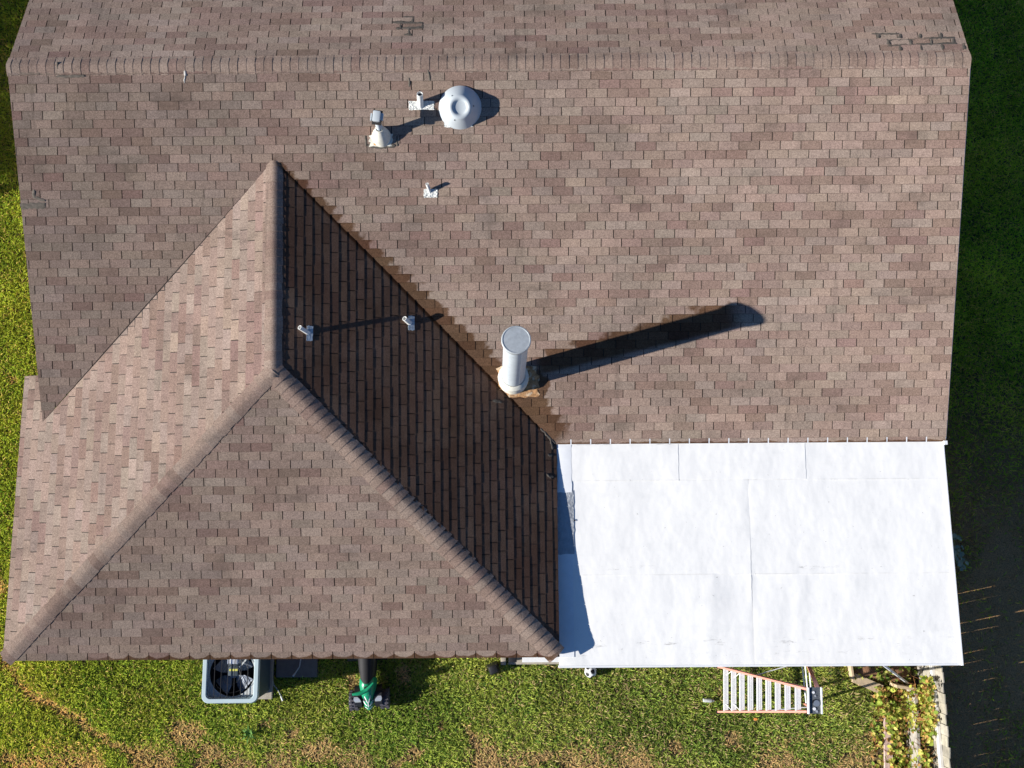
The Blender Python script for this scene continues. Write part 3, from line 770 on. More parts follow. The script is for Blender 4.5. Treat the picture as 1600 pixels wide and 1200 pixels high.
vent('white vent pipe on the shaded wing face, nearer the wing ridge', (.52, 4.715, 1.14), (.422, 4.765, 1.305), .032, .085, .22, (.535, 4.71), f_right, NR, M_LEADSHADE)
vent('white vent pipe on the shaded wing face, nearer the valley', (1.935, 4.955, .695), (1.866, 5.00, .815), .036, .09, .22, (1.955, 4.955), f_right, NR, M_LEADSHADE)

# power mast boot with its small weather head
b0 = Vector((1.565, 7.615, 1.385)); b1 = Vector((1.556, 7.715, 1.775)); ax = (b1 - b0).normalized()
bt = empty('mast_boot', b0, 'white flared roof boot with short pipe and boxy white head, ochre patch at its foot', 'mast boot'); L_ = Loc(bt)
mb = MB(); lathe(mb, [(.150, -.05), (.140, .03), (.112, .10), (.082, .15), (.079, .16), (.066, .175), (.064, .20), (.052, .205)], b0, (ax + Vector((0, -.08, 0))).normalized(), 32); L_.part(mb, 'boot', M_CREAM, 35)
mb = MB(); cyl(mb, b0, b1, .047, .047, 24); L_.part(mb, 'pipe', M_GALV, 40)
hr = Matrix.Rotation(R(-8), 3, 'Z') @ Matrix.Rotation(R(14), 3, 'X')
mb = MB(); bbox(mb, b1 + Vector((-.002, .02, .03)), (.112, .155, .08), .020, hr); L_.part(mb, 'head', M_WHITEMETAL, 40)
mb = MB(); box(mb, b1 + Vector((-.080, .012, .02)), (.018, .10, .06), hr); box(mb, b1 + Vector((.070, .02, .005)), (.036, .10, .05), hr); L_.part(mb, 'side_clamp', M_GALV)
mb = MB(); box(mb, b1 + Vector((0, .02, -.012)), (.135, .20, .035), hr); L_.part(mb, 'gasket', M_DARKHOLE)
mb = MB(); plate(L_, mb, 1.56, 7.560, .33, .16, f_main, NF, .013, 7, .13, crump=.006); L_.part(mb, 'flashing_plate', M_CREAM)
mb = MB(); plate(L_, mb, 1.495, 7.525, .085, .07, f_main, NF, .024, 3, .15, crump=.003); L_.part(mb, 'stain_patch', M_OCHRE)

# ------------------------------------------------------------------ patio roof with white membrane
PX0, PX1 = 4.145, 10.165
def pz(y): return -.03 - .2 * (3.165 - y) / 3.34
pr = empty('patio_roof', (7.1, 1.5, G), 'low flat patio roof covered in bright white membrane beside the wing', 'patio roof'); L_ = Loc(pr)
mb = MB()
V = []
for y in (-.16, 3.17):
    for x in (PX0 + .006, PX1 - .02): V.append((x, y, pz(y) - .006)); V.append((x, y, pz(y) - .14))
mb.add(V, [(0, 4, 6, 2), (1, 3, 7, 5), (0, 1, 5, 4), (2, 6, 7, 3), (0, 2, 3, 1), (4, 5, 7, 6)]); L_.part(mb, 'frame', M_WHITE)
def memb(x0, x1, y0, y1, h, name='membrane_sheet', mat=M_MEMB, amp=.005, jag=.004, nx=None, x1b=None):
    """soft sheet with a 4 mm edge; h is its height over the frame; x1b = right edge at y0 (front)"""
    mb = MB(); nx = nx or max(4, int((x1 - x0) / .06)); ny = max(4, int((y1 - y0) / .06)); V = []; F = []
    for i in range(nx + 1):
        for j in range(ny + 1):
            v = j / ny; xr = x1 if x1b is None else x1b + (x1 - x1b) * v
            x = x0 + (xr - x0) * i / nx; y = y0 + (y1 - y0) * v
            if 0 < i < nx and 0 < j < ny:
                w = amp * (math.sin(x * 2.1 + 1.3 * math.sin(y * 1.7)) * .5 + math.sin(y * 3.3 + x * .9) * .35 + math.sin(x * 6.3 - y * 2.2) * .2)
                if y0 < 0: w += .007 * (math.exp(-((x - 6.42 - .05 * y) / .10) ** 2) + math.exp(-((x - 7.78 - .06 * y) / .12) ** 2) + .6 * math.exp(-((y - .62 + .10 * (x - 7)) / .13) ** 2))
            else:
                w = 0
                x += random.uniform(-jag, jag) if i in (0, nx) else 0; y += random.uniform(-jag, jag) if j in (0, ny) else 0
            V.append((x, y, pz(y) + h + max(w, -h * .6)))
    for i in range(nx):
        for j in range(ny):
            a = i * (ny + 1) + j; F.append((a, a + ny + 1, a + ny + 2, a + 1))
    rim = [i * (ny + 1) for i in range(nx + 1)] + [nx * (ny + 1) + j for j in range(1, ny + 1)] + [i * (ny + 1) + ny for i in range(nx - 1, -1, -1)] + list(range(ny - 1, 0, -1))
    o_ = len(V); V += [(V[i][0], V[i][1], V[i][2] - .0045) for i in rim]
    for i in range(len(rim)):
        j = (i + 1) % len(rim); F.append((rim[i], o_ + i, o_ + j, rim[j]))
    mb.add(V, F); return L_.part(mb, name, mat, 40)
XF, XB = 10.232, 10.112        # the right edge splays outwards to the front
xr = lambda y: XB + (XF - XB) * (3.17 - y) / 3.34
memb(4.15, 7.09, -.165, 1.23, .0110, amp=.006); memb(7.065, xr(1.23), -.167, 1.225, .0095, amp=.008, x1b=XF)
memb(4.15, 7.09, 1.19, 2.66, .0150, amp=.004); memb(7.062, xr(2.66), 1.185, 2.655, .0135, amp=.004, x1b=xr(1.185))
memb(4.16, 6.02, 2.615, 3.172, .0220, amp=.003); memb(5.99, 7.98, 2.625, 3.174, .0190, amp=.003); memb(7.955, XB, 2.61, 3.176, .0160, amp=.003, x1b=xr(2.61))
# strip of flashing along the wing eave: white below, silver tape in the middle, crumpled white above
memb(4.142, 4.375, -.03, 1.53, .019, 'flashing_strip', M_WHITE, .004, .004); memb(4.142, 4.395, 1.505, 2.465, .0225, 'flashing_tape', M_TAPE, .004, .008); memb(4.145, 4.37, 2.44, 3.19, .0265, 'flashing_strip', M_WHITE, .004, .006)
mb = MB(); cyl(mb, (4.395, 2.02, pz(2.02) + .026), (4.418, 2.01, pz(2) + .026), .010, .006, 8); L_.part(mb, 'torn_flap', M_DARKHOLE)
# drip edge on the front and the right side
mb = MB(); box(mb, (7.18, -.172, pz(-.172) - .04), (6.09, .03, .11)); L_.part(mb, 'front_drip_edge', M_WHITE)
mb = MB(); V = []
for y in (-.187, 3.17):
    x = xr(y)
    for q, zz in ((-.02, .05), (.004, .05), (.004, -.10), (-.02, -.10)): V.append((x + q, y, pz(y) + zz - .01))
mb.add(V, [(0, 1, 2, 3), (7, 6, 5, 4), (0, 4, 5, 1), (1, 5, 6, 2), (2, 6, 7, 3), (3, 7, 4, 0)]); L_.part(mb, 'side_drip_edge', M_WHITE)
mb = MB(); box(mb, (10.13, 3.16, .0), (.05, .06, .10)); L_.part(mb, 'corner_flap', M_WHITE)
for x, y in ((4.45, .05), (7.15, .05), (9.9, .05)):
    mb = MB(); box(mb, (x, y, (G + .09 + pz(y) - .14) / 2), (.09, .09, pz(y) - .14 - G - .09)); L_.part(mb, 'post', M_WHITE)

# ------------------------------------------------------------------ garden things
M_ACGREY = simple('ac_blue_grey_paint', (.50, .61, .65), .45, var=.05, sc=5)
M_ACSIDE = simple('ac_slate_paint', (.060, .085, .105), .5, var=.08, sc=6)
M_ACPLATE = simple('ac_grey_plate', (.52, .54, .54), .5, var=.15, sc=20)
M_FAN = simple('fan_slate_metal', (.21, .24, .29), .45, .2, .5, var=.1)
M_BLACK = simple('black_plastic', (.016, .016, .018), .45, var=.2, sc=20)
M_SILVER = simple('silver_foil', (.78, .79, .80), .3, .6, .5, var=.08)
M_YELLOW = simple('yellow_label', (.62, .60, .12), .6, var=.1)
M_CABLE = simple('grey_cable', (.50, .52, .52), .6)

AC = (-1.245, -.445)
pad = MB(); bbox(pad, (AC[0] - .005, AC[1] + .02, G + .045), (1.00, 1.13, .11), .012)
tag(pad.build('concrete_pad', M_CONC), 'pale concrete pad under the air conditioner', 'concrete pad')
ac = empty('air_conditioner', (AC[0], AC[1], G + .10), 'blue grey outdoor air conditioner unit with round fan grille beside the lawn', 'air conditioner'); L_ = Loc(ac)
tr = lambda p: Vector((p.x + AC[0], p.y + AC[1], p.z))
z0, z1 = G + .10, G + .85
mb = MB(); outer = rrect(.90, .90, .10)
prism(mb, outer, z0, z0 + .05, xf=tr)
k = 9
for i in range(k):                                     # louvred sides: stacked rings, each leaning outwards
    za = z0 + .05 + (z1 - z0 - .05) * i / k; zb = za + (z1 - z0 - .05) / k
    A = rrect(.872, .872, .09); B = rrect(.90, .90, .10); n_ = len(A)
    mb.add([tr(Vector((x, y, za))) for x, y in B] + [tr(Vector((x, y, zb - .012))) for x, y in A] + [tr(Vector((x, y, zb))) for x, y in B],
           [(i_, (i_ + 1) % n_, n_ + (i_ + 1) % n_, n_ + i_) for i_ in range(n_)] + [(n_ + i_, n_ + (i_ + 1) % n_, 2 * n_ + (i_ + 1) % n_, 2 * n_ + i_) for i_ in range(n_)])
L_.part(mb, 'cabinet', M_ACSIDE, 30)
mb = MB()                                              # moulded top frame
rings = [(rrect(.90, .90, .10), z1 - .03), (rrect(.935, .935, .12), z1 - .01), (rrect(.945, .945, .12), z1 + .04), (rrect(.915, .915, .11), z1 + .075), (rrect(.80, .80, .075), z1 + .075), (rrect(.775, .775, .06), z1 + .055), (rrect(.77, .77, .06), z1 - .06)]
n_ = len(rings[0][0]); V = []; F = []
for rg, z in rings: V += [tr(Vector((x, y, z))) for x, y in rg]
for k in range(len(rings) - 1):
    for i in range(n_): j = (i + 1) % n_; F.append((k * n_ + i, k * n_ + j, (k + 1) * n_ + j, (k + 1) * n_ + i))
mb.add(V, F); L_.part(mb, 'top_frame', M_ACGREY, 40)
mb = MB()                                              # plate with the round fan opening
hole = [(  .374 * math.cos(2 * math.pi * i / 48), .374 * math.sin(2 * math.pi * i / 48)) for i in range(48)]
def sq(a, h=.388): k = h / max(abs(math.cos(a)), abs(math.sin(a))); return (k * math.cos(a), k * math.sin(a))
outs = [sq(2 * math.pi * i / 48) for i in range(48)]
V = [tr(Vector((x, y, z1 - .03))) for x, y in hole] + [tr(Vector((x, y, z1 - .03))) for x, y in outs]
mb.add(V, [(i, 48 + i, 48 + (i + 1) % 48, (i + 1) % 48) for i in range(48)]); L_.part(mb, 'fan_plate', M_ACPLATE)
mb = MB(); V = [tr(Vector((x, y, z1 - .03))) for x, y in hole] + [tr(Vector((x, y, z1 - .36))) for x, y in hole]
mb.add(V, [(i, (i + 1) % 48, 48 + (i + 1) % 48, 48 + i) for i in range(48)] + [tuple(range(48, 96))]); L_.part(mb, 'fan_well', M_BLACK, 40)
for a in (228, 318, 48, 138):
    mb = MB(); V = []
    for rr, wd, tw in ((.07, .10, 30), (.20, .25, 24), (.352, .34, 18)):
        for q in (-1, 1):
            ang = R(a) + q * wd * .5 / max(rr, .12); V.append(Vector((AC[0] + rr * math.cos(ang), AC[1] - .02 + rr * math.sin(ang), z1 - .135 + q * wd * .5 * math.sin(R(tw)))))
    V += [p - Vector((0, 0, .004)) for p in V]
    mb.add(V, [(0, 2, 3, 1), (2, 4, 5, 3), (7, 9, 8, 6), (9, 11, 10, 8), (0, 6, 8, 2), (2, 8, 10, 4), (5, 11, 9, 3), (3, 9, 7, 1), (4, 10, 11, 5)]); L_.part(mb, 'fan_blade', M_FAN)
mb = MB(); cyl(mb, (AC[0], AC[1] - .02, z1 - .26), (AC[0], AC[1] - .02, z1 - .10), .075, .07, 20); L_.part(mb, 'fan_hub', M_FAN, 40)
mb = MB(); bbox(mb, (AC[0] + .02, AC[1] + .06, z1 - .02), (.165, .20, .05), .01); mo = L_.part(mb, 'motor_bracket', M_ACSIDE, 40)
mb = MB(); box(mb, (AC[0] + .03, AC[1] + .055, z1 + .0055), (.145, .035, .003)); L_.part(mb, 'warning_label', M_YELLOW)
mb = MB(); bbox(mb, (AC[0] + .04, AC[1] + .28, z1 - .005), (.135, .26, .03), .01); bbox(mb, (AC[0] - .05, AC[1] + .28, z1 - .012), (.07, .26, .025), .008); L_.part(mb, 'bracket_strip', M_SILVER, 40)
mb = MB(); box(mb, (AC[0] + .22, AC[1] + .21, z1 - .01), (.30, .025, .012), rotz(R(50))); L_.part(mb, 'brace', M_ACPLATE)
for i in range(8):
    x = -.385 + .11 * i
    if abs(x) > .40: continue
    mb = MB(); cyl(mb, (AC[0] + x, AC[1] - .39, z1 + .030), (AC[0] + x, AC[1] + .39, z1 + .030), .0055, .0055, 6); L_.part(mb, 'grille_wire', M_BLACK)
for rr in (.15, .29):
    mb = MB(); tube(mb, [(AC[0] + rr * math.cos(2 * math.pi * i / 40), AC[1] - .02 + rr * math.sin(2 * math.pi * i / 40), z1 + .022) for i in range(41)], .003, 5); L_.part(mb, 'grille_ring', M_BLACK)
mb = MB(); bbox(mb, (-.34, -.15, G + .035), (.72, .96, .09), .012)
M_SLAB = simple('dark_concrete', (.14, .14, .135), .9, var=.15, sc=9)
tag(mb.build('concrete_slab', M_SLAB), 'dark concrete slab lying in shade right of the air conditioner', 'concrete slab')
mb = MB(); tube(mb, [(-.79, -.55, G + .06), (-.78, -.62, G + .05), (-.74, -.76, G + .05), (-.66, -.85, G + .05), (-.60, -.95, G + .06)], .012, 8); cyl(mb, (-.60, -.95, G + .06), (-.565, -1.02, G + .07), .02, .02, 8)
tag(mb.build('cable', M_CABLE, smooth=40), 'thin grey cable end on the grass right of the air conditioner', 'cable', 'loose cables by the air conditioner')
mb = MB(); tube(mb, [(-.26, -.05, G + .12), (-.27, -.32, G + .095), (-.29, -.45, G + .09), (-.37, -.57, G + .09)], .011, 8); cyl(mb, (-.37, -.57, G + .09), (-.40, -.605, G + .09), .017, .017, 8)
tag(mb.build('cable', M_CABLE, smooth=40), 'thin grey cable end on the dark slab', 'cable', 'loose cables by the air conditioner')

# child's ride-on quad
M_GREEN = simple('green_plastic', (.012, .27, .13), .3, var=.08)
M_TYRE = simple('knobbly_tyre', (.075, .070, .085), .7, var=.4, sc=40)
M_SEAT = simple('black_seat', (.024, .024, .026), .7, spec=.25, var=.15)
M_GREYP = simple('grey_plastic', (.36, .38, .40), .35, var=.1)
qd = empty('ride_on_quad', (.935, -.555, G), 'green and black toy ride-on quad bike nosing out from below the eave', 'toy quad', rz=R(3))
def part(mb, name, mat, smooth=None, parent=qd): return mb.build(name, mat, parent, smooth)
for sx, y, r, w in ((-1, -.44, .155, .155), (1, -.44, .155, .155), (-1, .42, .165, .17), (1, .42, .165, .17)):
    mb = MB(); x = sx * .265; 
    lathe(mb, [(.06, -w / 2), (r * .62, -w / 2), (r * .90, -w * .46), (r, -w * .30), (r, w * .30), (r * .90, w * .46), (r * .62, w / 2), (.06, w / 2)], (x, y, r), (1, 0, 0), 24)
    for i in range(16):                                  # knobbly tread
        a = 2 * math.pi * i / 16
        for q in (-.30, .30):
            box(mb, (x + q * w, y + (r + .004) * math.cos(a + q), r + (r + .004) * math.sin(a + q)), (w * .34, .03, .02), Matrix.Rotation(a + q - math.pi / 2, 3, 'X'))
    wh = part(mb, 'wheel', M_TYRE, 30)
    mb = MB(); lathe(mb, [(0, -w * .40), (.05, -w * .44), (.085, -w * .40), (.085, w * .40), (.05, w * .44), (0, w * .40)], (x, y, r), (1, 0, 0), 16); part(mb, 'rim', M_GREYP, 30, wh)
mb = MB(); box(mb, (0, 0, .20), (.24, .95, .10)); cyl(mb, (-.22, -.40, .15), (.22, -.40, .15), .02); cyl(mb, (-.22, .42, .165), (.22, .42, .165), .02); part(mb, 'chassis', M_BLACK)
def loft(mb, secs, n=12, m=0):
    """secs: (y, half width, z low, z high); rounded upper section"""
    V = []; F = []
    for y, w, zl, zh in secs:
        for i in range(n + 1):
            a = math.pi * i / n; V.append((w * math.cos(a), y, zl + (zh - zl) * math.sin(a) ** .7))
    k = n + 1
    for s_ in range(len(secs) - 1):
        for i in range(n): F.append((s_ * k + i, s_ * k + i + 1, (s_ + 1) * k + i + 1, (s_ + 1) * k + i))
    F.append(tuple(range(k))); F.append(tuple(range((len(secs) - 1) * k, len(secs) * k))[::-1])
    F = [f[::-1] for f in F]
    mb.add(V, F, m=m)
mb = MB(); loft(mb, [(-.60, .03, .22, .26), (-.54, .085, .2, .31), (-.42, .115, .2, .38), (-.28, .135, .2, .46), (-.16, .15, .22, .50), (-.08, .145, .22, .485), (-.04, .12, .22, .46)]); part(mb, 'body', M_GREEN, 50)
mb = MB(); loft(mb, [(-.06, .125, .22, .45), (.05, .15, .22, .42), (.25, .165, .22, .40), (.52, .17, .22, .42), (.60, .12, .24, .38)]); part(mb, 'rear_body', M_BLACK, 50)
mb = MB(); loft(mb, [(-.13, .06, .42, .495), (-.05, .105, .40, .515), (.12, .118, .36, .50), (.30, .125, .36, .51), (.48, .13, .36, .54), (.58, .09, .38, .51)]); part(mb, 'seat', M_SEAT, 50)
for sx in (-1, 1):
    mb = MB(); V = []; F = []                            # mudguard arcs over the front wheels
    for i in range(9):
        a = R(25 + 130 * i / 8)
        for q in (.11, .15, .20, .235): V.append((sx * q, -.37 + .205 * math.cos(a) * (1 if q < .25 else .95), .165 + .195 * math.sin(a) * (1 if q < .25 else .93)))
    V2 = [(x, y, z - .012) for x, y, z in V]; n_ = len(V)
    for i in range(8):
        for j in range(3): a_ = i * 4 + j; F.append((a_, a_ + 1, a_ + 5, a_ + 4)); F.append((n_ + a_ + 4, n_ + a_ + 5, n_ + a_ + 1, n_ + a_))
    for i in range(8): F.append((i * 4 + 3, n_ + i * 4 + 3, n_ + i * 4 + 7, i * 4 + 7))
    F += [(0, 1, n_ + 1, n_), (1, 2, n_ + 2, n_ + 1), (2, 3, n_ + 3, n_ + 2)]
    mb.add(V + V2, F); mg = part(mb, 'mudguard', M_BLACK, 40)
    mb = MB(); V = []
    for i in range(5):
        a = R(42 + 62 * i / 4); hw = .046 * math.sin(math.pi * (i + .6) / 5.2) + .012
        for q in (-hw, hw): V.append((sx * (.158 + .045 * i / 4 + q), -.38 - .212 * math.cos(a) * .55 + .0, .165 + .207 * math.sin(a) + .012))
    mb.add(V, [(2 * i, 2 * i + 1, 2 * i + 3, 2 * i + 2) for i in range(4)]); part(mb, 'silver_stripe', M_SILVER, None, mg)
    mb = MB(); V = []; F = []
    for i in range(7):
        a = R(30 + 120 * i / 6)
        for q in (.11, .23, .34): V.append((sx * q, .42 + .22 * math.cos(a), .165 + .205 * math.sin(a)))
    for i in range(6):
        for j in range(2): a_ = i * 3 + j; F.append((a_, a_ + 1, a_ + 4, a_ + 3))
    mb.add(V + [(x, y, z - .012) for x, y, z in V], F + [tuple(q + 21 for q in f[::-1]) for f in F]); part(mb, 'rear_mudguard', M_BLACK, 40)
hb = rotz(R(24))
mb = MB(); tube(mb, [hb @ Vector(p) + Vector((-.03, -.22, 0)) for p in ((-.20, .03, .575), (-.12, .0, .585), (-.05, -.02, .565), (.05, -.02, .565), (.12, 0, .585), (.20, .03, .575))], [.02, .03, .036, .036, .03, .02], 10); hbo = part(mb, 'handlebar', M_GREEN, 50)
mb = MB(); cyl(mb, (0, -.22, .40), (0, -.19, .56), .035, .03); part(mb, 'steering_column', M_BLACK, 40)
M_WPL = simple('white_decal', (.74, .78, .76), .4)
def on_body(x, y):                                       # height of the green shell
    secs = [(-.60, .03, .22, .26), (-.54, .085, .2, .31), (-.42, .115, .2, .38), (-.28, .125, .2, .45), (-.16, .12, .22, .50)]
    for a, b in zip(secs[:-1], secs[1:]):
        if a[0] <= y <= b[0]:
            t = (y - a[0]) / (b[0] - a[0]); w, zl, zh = [a[i] + (b[i] - a[i]) * t for i in (1, 2, 3)]
            return zl + (zh - zl) * max(.02, 1 - min(1, abs(x) / w) ** 2) ** .35
    return .3
def decal(pts, w, name='decal', mat=M_WPL):
    mb = MB(); V = []
    for i, (x, y) in enumerate(pts):
        for q in (-w, w): V.append((x + q, y, on_body(x + q, y) + .006))
    mb.add(V, [(2 * i, 2 * i + 1, 2 * i + 3, 2 * i + 2) for i in range(len(pts) - 1)]); part(mb, name, mat)
for sx in (-1, 1):
    decal([(sx * .012, -.455), (sx * .03, -.40), (sx * .055, -.34), (sx * .07, -.29)], .009)
    decal([(sx * .02, -.52), (sx * .055, -.48), (sx * .09, -.42)], .011)
    decal([(sx * .045, -.43), (sx * .065, -.40), (sx * .08, -.35)], .022, 'headlight', M_BLACK)
    decal([(sx * .012, -.575), (sx * .04, -.555), (sx * .06, -.535)], .010)
decal([(0, -.54), (0, -.50), (0, -.45)], .008); decal([(0, -.33), (0, -.30), (0, -.27)], .022)

# black tub and football
mb = MB(); bbox(mb, (3.10, -.50, G + .12), (.19, .19, .22), .03, rotz(R(22)))
t_ = mb.build('black_tub', M_BLACK, smooth=30)
for v in t_.data.vertices:
    k = 1.0 - .35 * (v.co.z - G) / .23; v.co.x = 3.10 + (v.co.x - 3.10) * k * 1.12; v.co.y = -.50 + (v.co.y + .50) * k * 1.12
tag(t_, 'small black tapered plastic tub on the grass at the wing eave', 'tub')
def football():
    phi = (1 + 5 ** .5) / 2; ico = []
    for a in (-1, 1):
        for b in (-phi, phi): ico += [Vector((0, a, b)), Vector((a, b, 0)), Vector((b, 0, a))]
    ico = [v.normalized() for v in ico]
    bm = bmesh.new(); bmesh.ops.create_icosphere(bm, subdivisions=4, radius=1)
    q = Matrix.Rotation(.5, 3, 'X') @ Matrix.Rotation(.35, 3, 'Y')
    c = Vector((4.789, -.555, G + .115)); r = .107
    mb = MB(); bm.verts.index_update()
    V = []
    for v in bm.verts:
        d = v.co.normalized(); near = sorted((d.dot(p) for p in ico), reverse=True)
        seam = abs(near[0] - .925); k = 1 - .012 * max(0, 1 - seam / .012)
        V.append(c + q @ d * r * k)
    w = []; b = []
    for f in bm.faces:
        d = f.calc_center_median().normalized(); (b if max(d.dot(p) for p in ico) > .93 else w).append(tuple(v.index for v in f.verts))
    mb.add(V, w, m=0); o_ = len(mb.v) - len(V)
    for f in b: mb.f.append(tuple(i + o_ for i in f)); mb.m.append(1)
    bm.free(); return mb.build('football', [M_WHITE, M_BLACK], smooth=60)
tag(football(), 'white football with black patches on the grass at the patio roof edge', 'football')

# low bench and crate half hidden below the eave, on the edge of the patio slab
bn = empty('low_bench', (3.93, -.12, G + .09), 'low white bench standing on the slab, half under the wing eave corner', 'bench'); L_ = Loc(bn)
for k in range(4):
    mb = MB(); bbox(mb, (3.93, -.30 + .125 * k, G + .40), (.66, .115, .025), .004); L_.part(mb, 'slat', M_WHITE)
for x in (3.66, 4.20):
    for y in (-.30, .05):
        mb = MB(); box(mb, (x, y, G + .24), (.045, .045, .30)); L_.part(mb, 'leg', M_WPL)
mb = MB(); bbox(mb, (3.44, -.22, G + .20), (.13, .30, .22), .008); o_ = mb.build('crate', M_BLACK, smooth=30); tag(o_, 'small black crate on the slab left of the low white bench', 'crate')
mb = MB(); bbox(mb, (3.27, -.36, G + .06), (.09, .16, .12), .008); o_ = mb.build('paving_block', M_CONC, smooth=30); tag(o_, 'tan paving block beside the black tub at the wing eave', 'block')

# step ladder
M_FIBRE = simple('salmon_fibreglass', (.64, .26, .20), .55, var=.10, sc=10)
M_ALU = simple('dull_aluminium', (.80, .81, .82), .5, 0, .5, var=.06, sc=20)
M_CAP = simple('ladder_cap_plastic', (.10, .11, .12), .5, var=.2, sc=16)
ld = empty('step_ladder', (7.5, -.8, G), 'open step ladder with salmon pink rails and pale aluminium steps', 'ladder'); L_ = Loc(ld)
f1a, f1b = Vector((7.002, -1.263, G)), Vector((7.745, -.765, .20)); f2a, f2b = Vector((7.034, -.50, G)), Vector((7.76, -.450, .20))
def rail(a, b, w, th, name, mat):
    mb = MB(); d = (b - a).normalized(); s_ = Vector((0, 1, 0)); s_ = (s_ - d * s_.dot(d)).normalized(); u = d.cross(s_)
    V = []
    for p in (a, b):
        for q, r in ((-1, -1), (1, -1), (1, 1), (-1, 1)): V.append(p + u * q * w / 2 + s_ * r * th / 2)
    mb.add(V, [(0, 1, 2, 3), (7, 6, 5, 4), (0, 4, 5, 1), (1, 5, 6, 2), (2, 6, 7, 3), (3, 7, 4, 0)]); return L_.part(mb, name, mat)
rail(f1a, f1b, .075, .030, 'front_rail', M_FIBRE); rail(f2a, f2b, .075, .030, 'front_rail', M_FIBRE)
for i in range(9):
    t = (.275 * (i + 1)) / 2.75; p, q = f1a.lerp(f1b, t), f2a.lerp(f2b, t); c = (p + q) / 2; L = (q - p).length - .03
    ang = math.atan2(q.y - p.y, q.x - p.x) - math.pi / 2
    mb = MB()
    for k in (-1, 0, 1): box(mb, c + rotz(ang) @ Vector((k * .029, 0, .012 if k else .010)), (.0235, L, .014), rotz(ang))
    box(mb, c + Vector((0, 0, -.006)), (.080, L, .010), rotz(ang))
    L_.part(mb, 'step', M_ALU)
r1a, r1b = Vector((8.52, -1.14, G)), Vector((7.90, -.765, .18)); r2a, r2b = Vector((8.46, -.08, G)), Vector((7.91, -.455, .18))
rail(r1a, r1b, .055, .028, 'rear_rail', M_FIBRE); rail(r2a, r2b, .055, .028, 'rear_rail', M_FIBRE)
for t in (.12, .35, .6): 
    p, q = r1a.lerp(r1b, t), r2a.lerp(r2b, t); mb = MB(); cyl(mb, p, q, .012, .012, 8); L_.part(mb, 'rear_brace', M_ALU)
for a, b in ((f1a, r1a), (f2a, r2a)):
    t = .45; bb = (f1b if a is f1a else f2b); rb = (r1b if a is f1a else r2b)
    mb = MB(); cyl(mb, a.lerp(bb, t), b.lerp(rb, t), .008, .008, 6); L_.part(mb, 'spreader', M_ALU)
for i in (0, 1):                                          # diagonal stays below the lowest steps
    t = .275 * (i + 1) / 2.75; p, q = f1a.lerp(f1b, t), f2a.lerp(f2b, t)
    for e, sgn in ((p, 1), (q, -1)):
        mb = MB(); g = e + Vector((.09, 0, .25)) if False else f1a.lerp(f1b, t + .09) if e is p else f2a.lerp(f2b, t + .09)
        cyl(mb, e + Vector((0, sgn * .13, -.01)), g, .006, .006, 6); L_.part(mb, 'stay', M_ALU)
mb = MB(); bbox(mb, (7.837, -.607, .215), (.20, .37, .035), .012, rotz(R(-2))); cp = L_.part(mb, 'top_cap', M_CAP, 40)
mb = MB()
for s_ in (-1, 1): box(mb, (7.837 + s_ * .095, -.607, .228), (.02, .37, .05), rotz(R(-2)))
L_.part(mb, 'cap_edge', M_ALU)
for x, y, r, m in ((7.775, -.47, .018, M_WHITE), (7.80, -.52, .012, M_SILVER), (7.81, -.62, .045, M_FAN), (7.78, -.60, .03, M_BLACK), (7.775, -.70, .022, M_WHITE), (7.81, -.735, .016, M_SILVER)):
    mb = MB(); x += .047; y -= .022; cyl(mb, (x, y, .225), (x, y, .239 + r * .2), r, r, 14); L_.part(mb, 'cap_recess', m)
for p in (f1a, f2a, r1a, r2a):
    mb = MB(); box(mb, p + Vector((0, 0, .03)), (.09, .05, .06)); L_.part(mb, 'foot', M_BLACK)

# small litter
M_SCRAP = simple('grey_white_plastic', (.60, .62, .60), .5, var=.15, sc=60)
mb = MB(); lathe(mb, [(0, 0), (.03, .004), (.032, .02), (.032, .14), (.02, .165), (.012, .17), (.012, .19), (0, .19)], (6.73, -1.055, G + .085), (1, -.06, .02), 16)
tag(mb.build('plastic_bottle', M_SCRAP, smooth=40), 'small pale plastic bottle lying on the grass left of the ladder', 'bottle')
M_ORANGE = simple('orange_leaf', (.72, .27, .05), .7, var=.2, sc=60)
mb = MB(); mb.add([(7.585, -1.375, G + .09), (7.61, -1.35, G + .10), (7.65, -1.36, G + .095), (7.66, -1.385, G + .09), (7.62, -1.405, G + .085)], [(0, 4, 3, 2, 1)]); mb.add([(7.585, -1.375, G + .088), (7.61, -1.35, G + .098), (7.65, -1.36, G + .093), (7.66, -1.385, G + .088), (7.62, -1.405, G + .083)], [(0, 1, 2, 3, 4)])
tag(mb.build('fallen_leaf', M_ORANGE), 'single orange fallen leaf on the grass below the ladder', 'leaf')

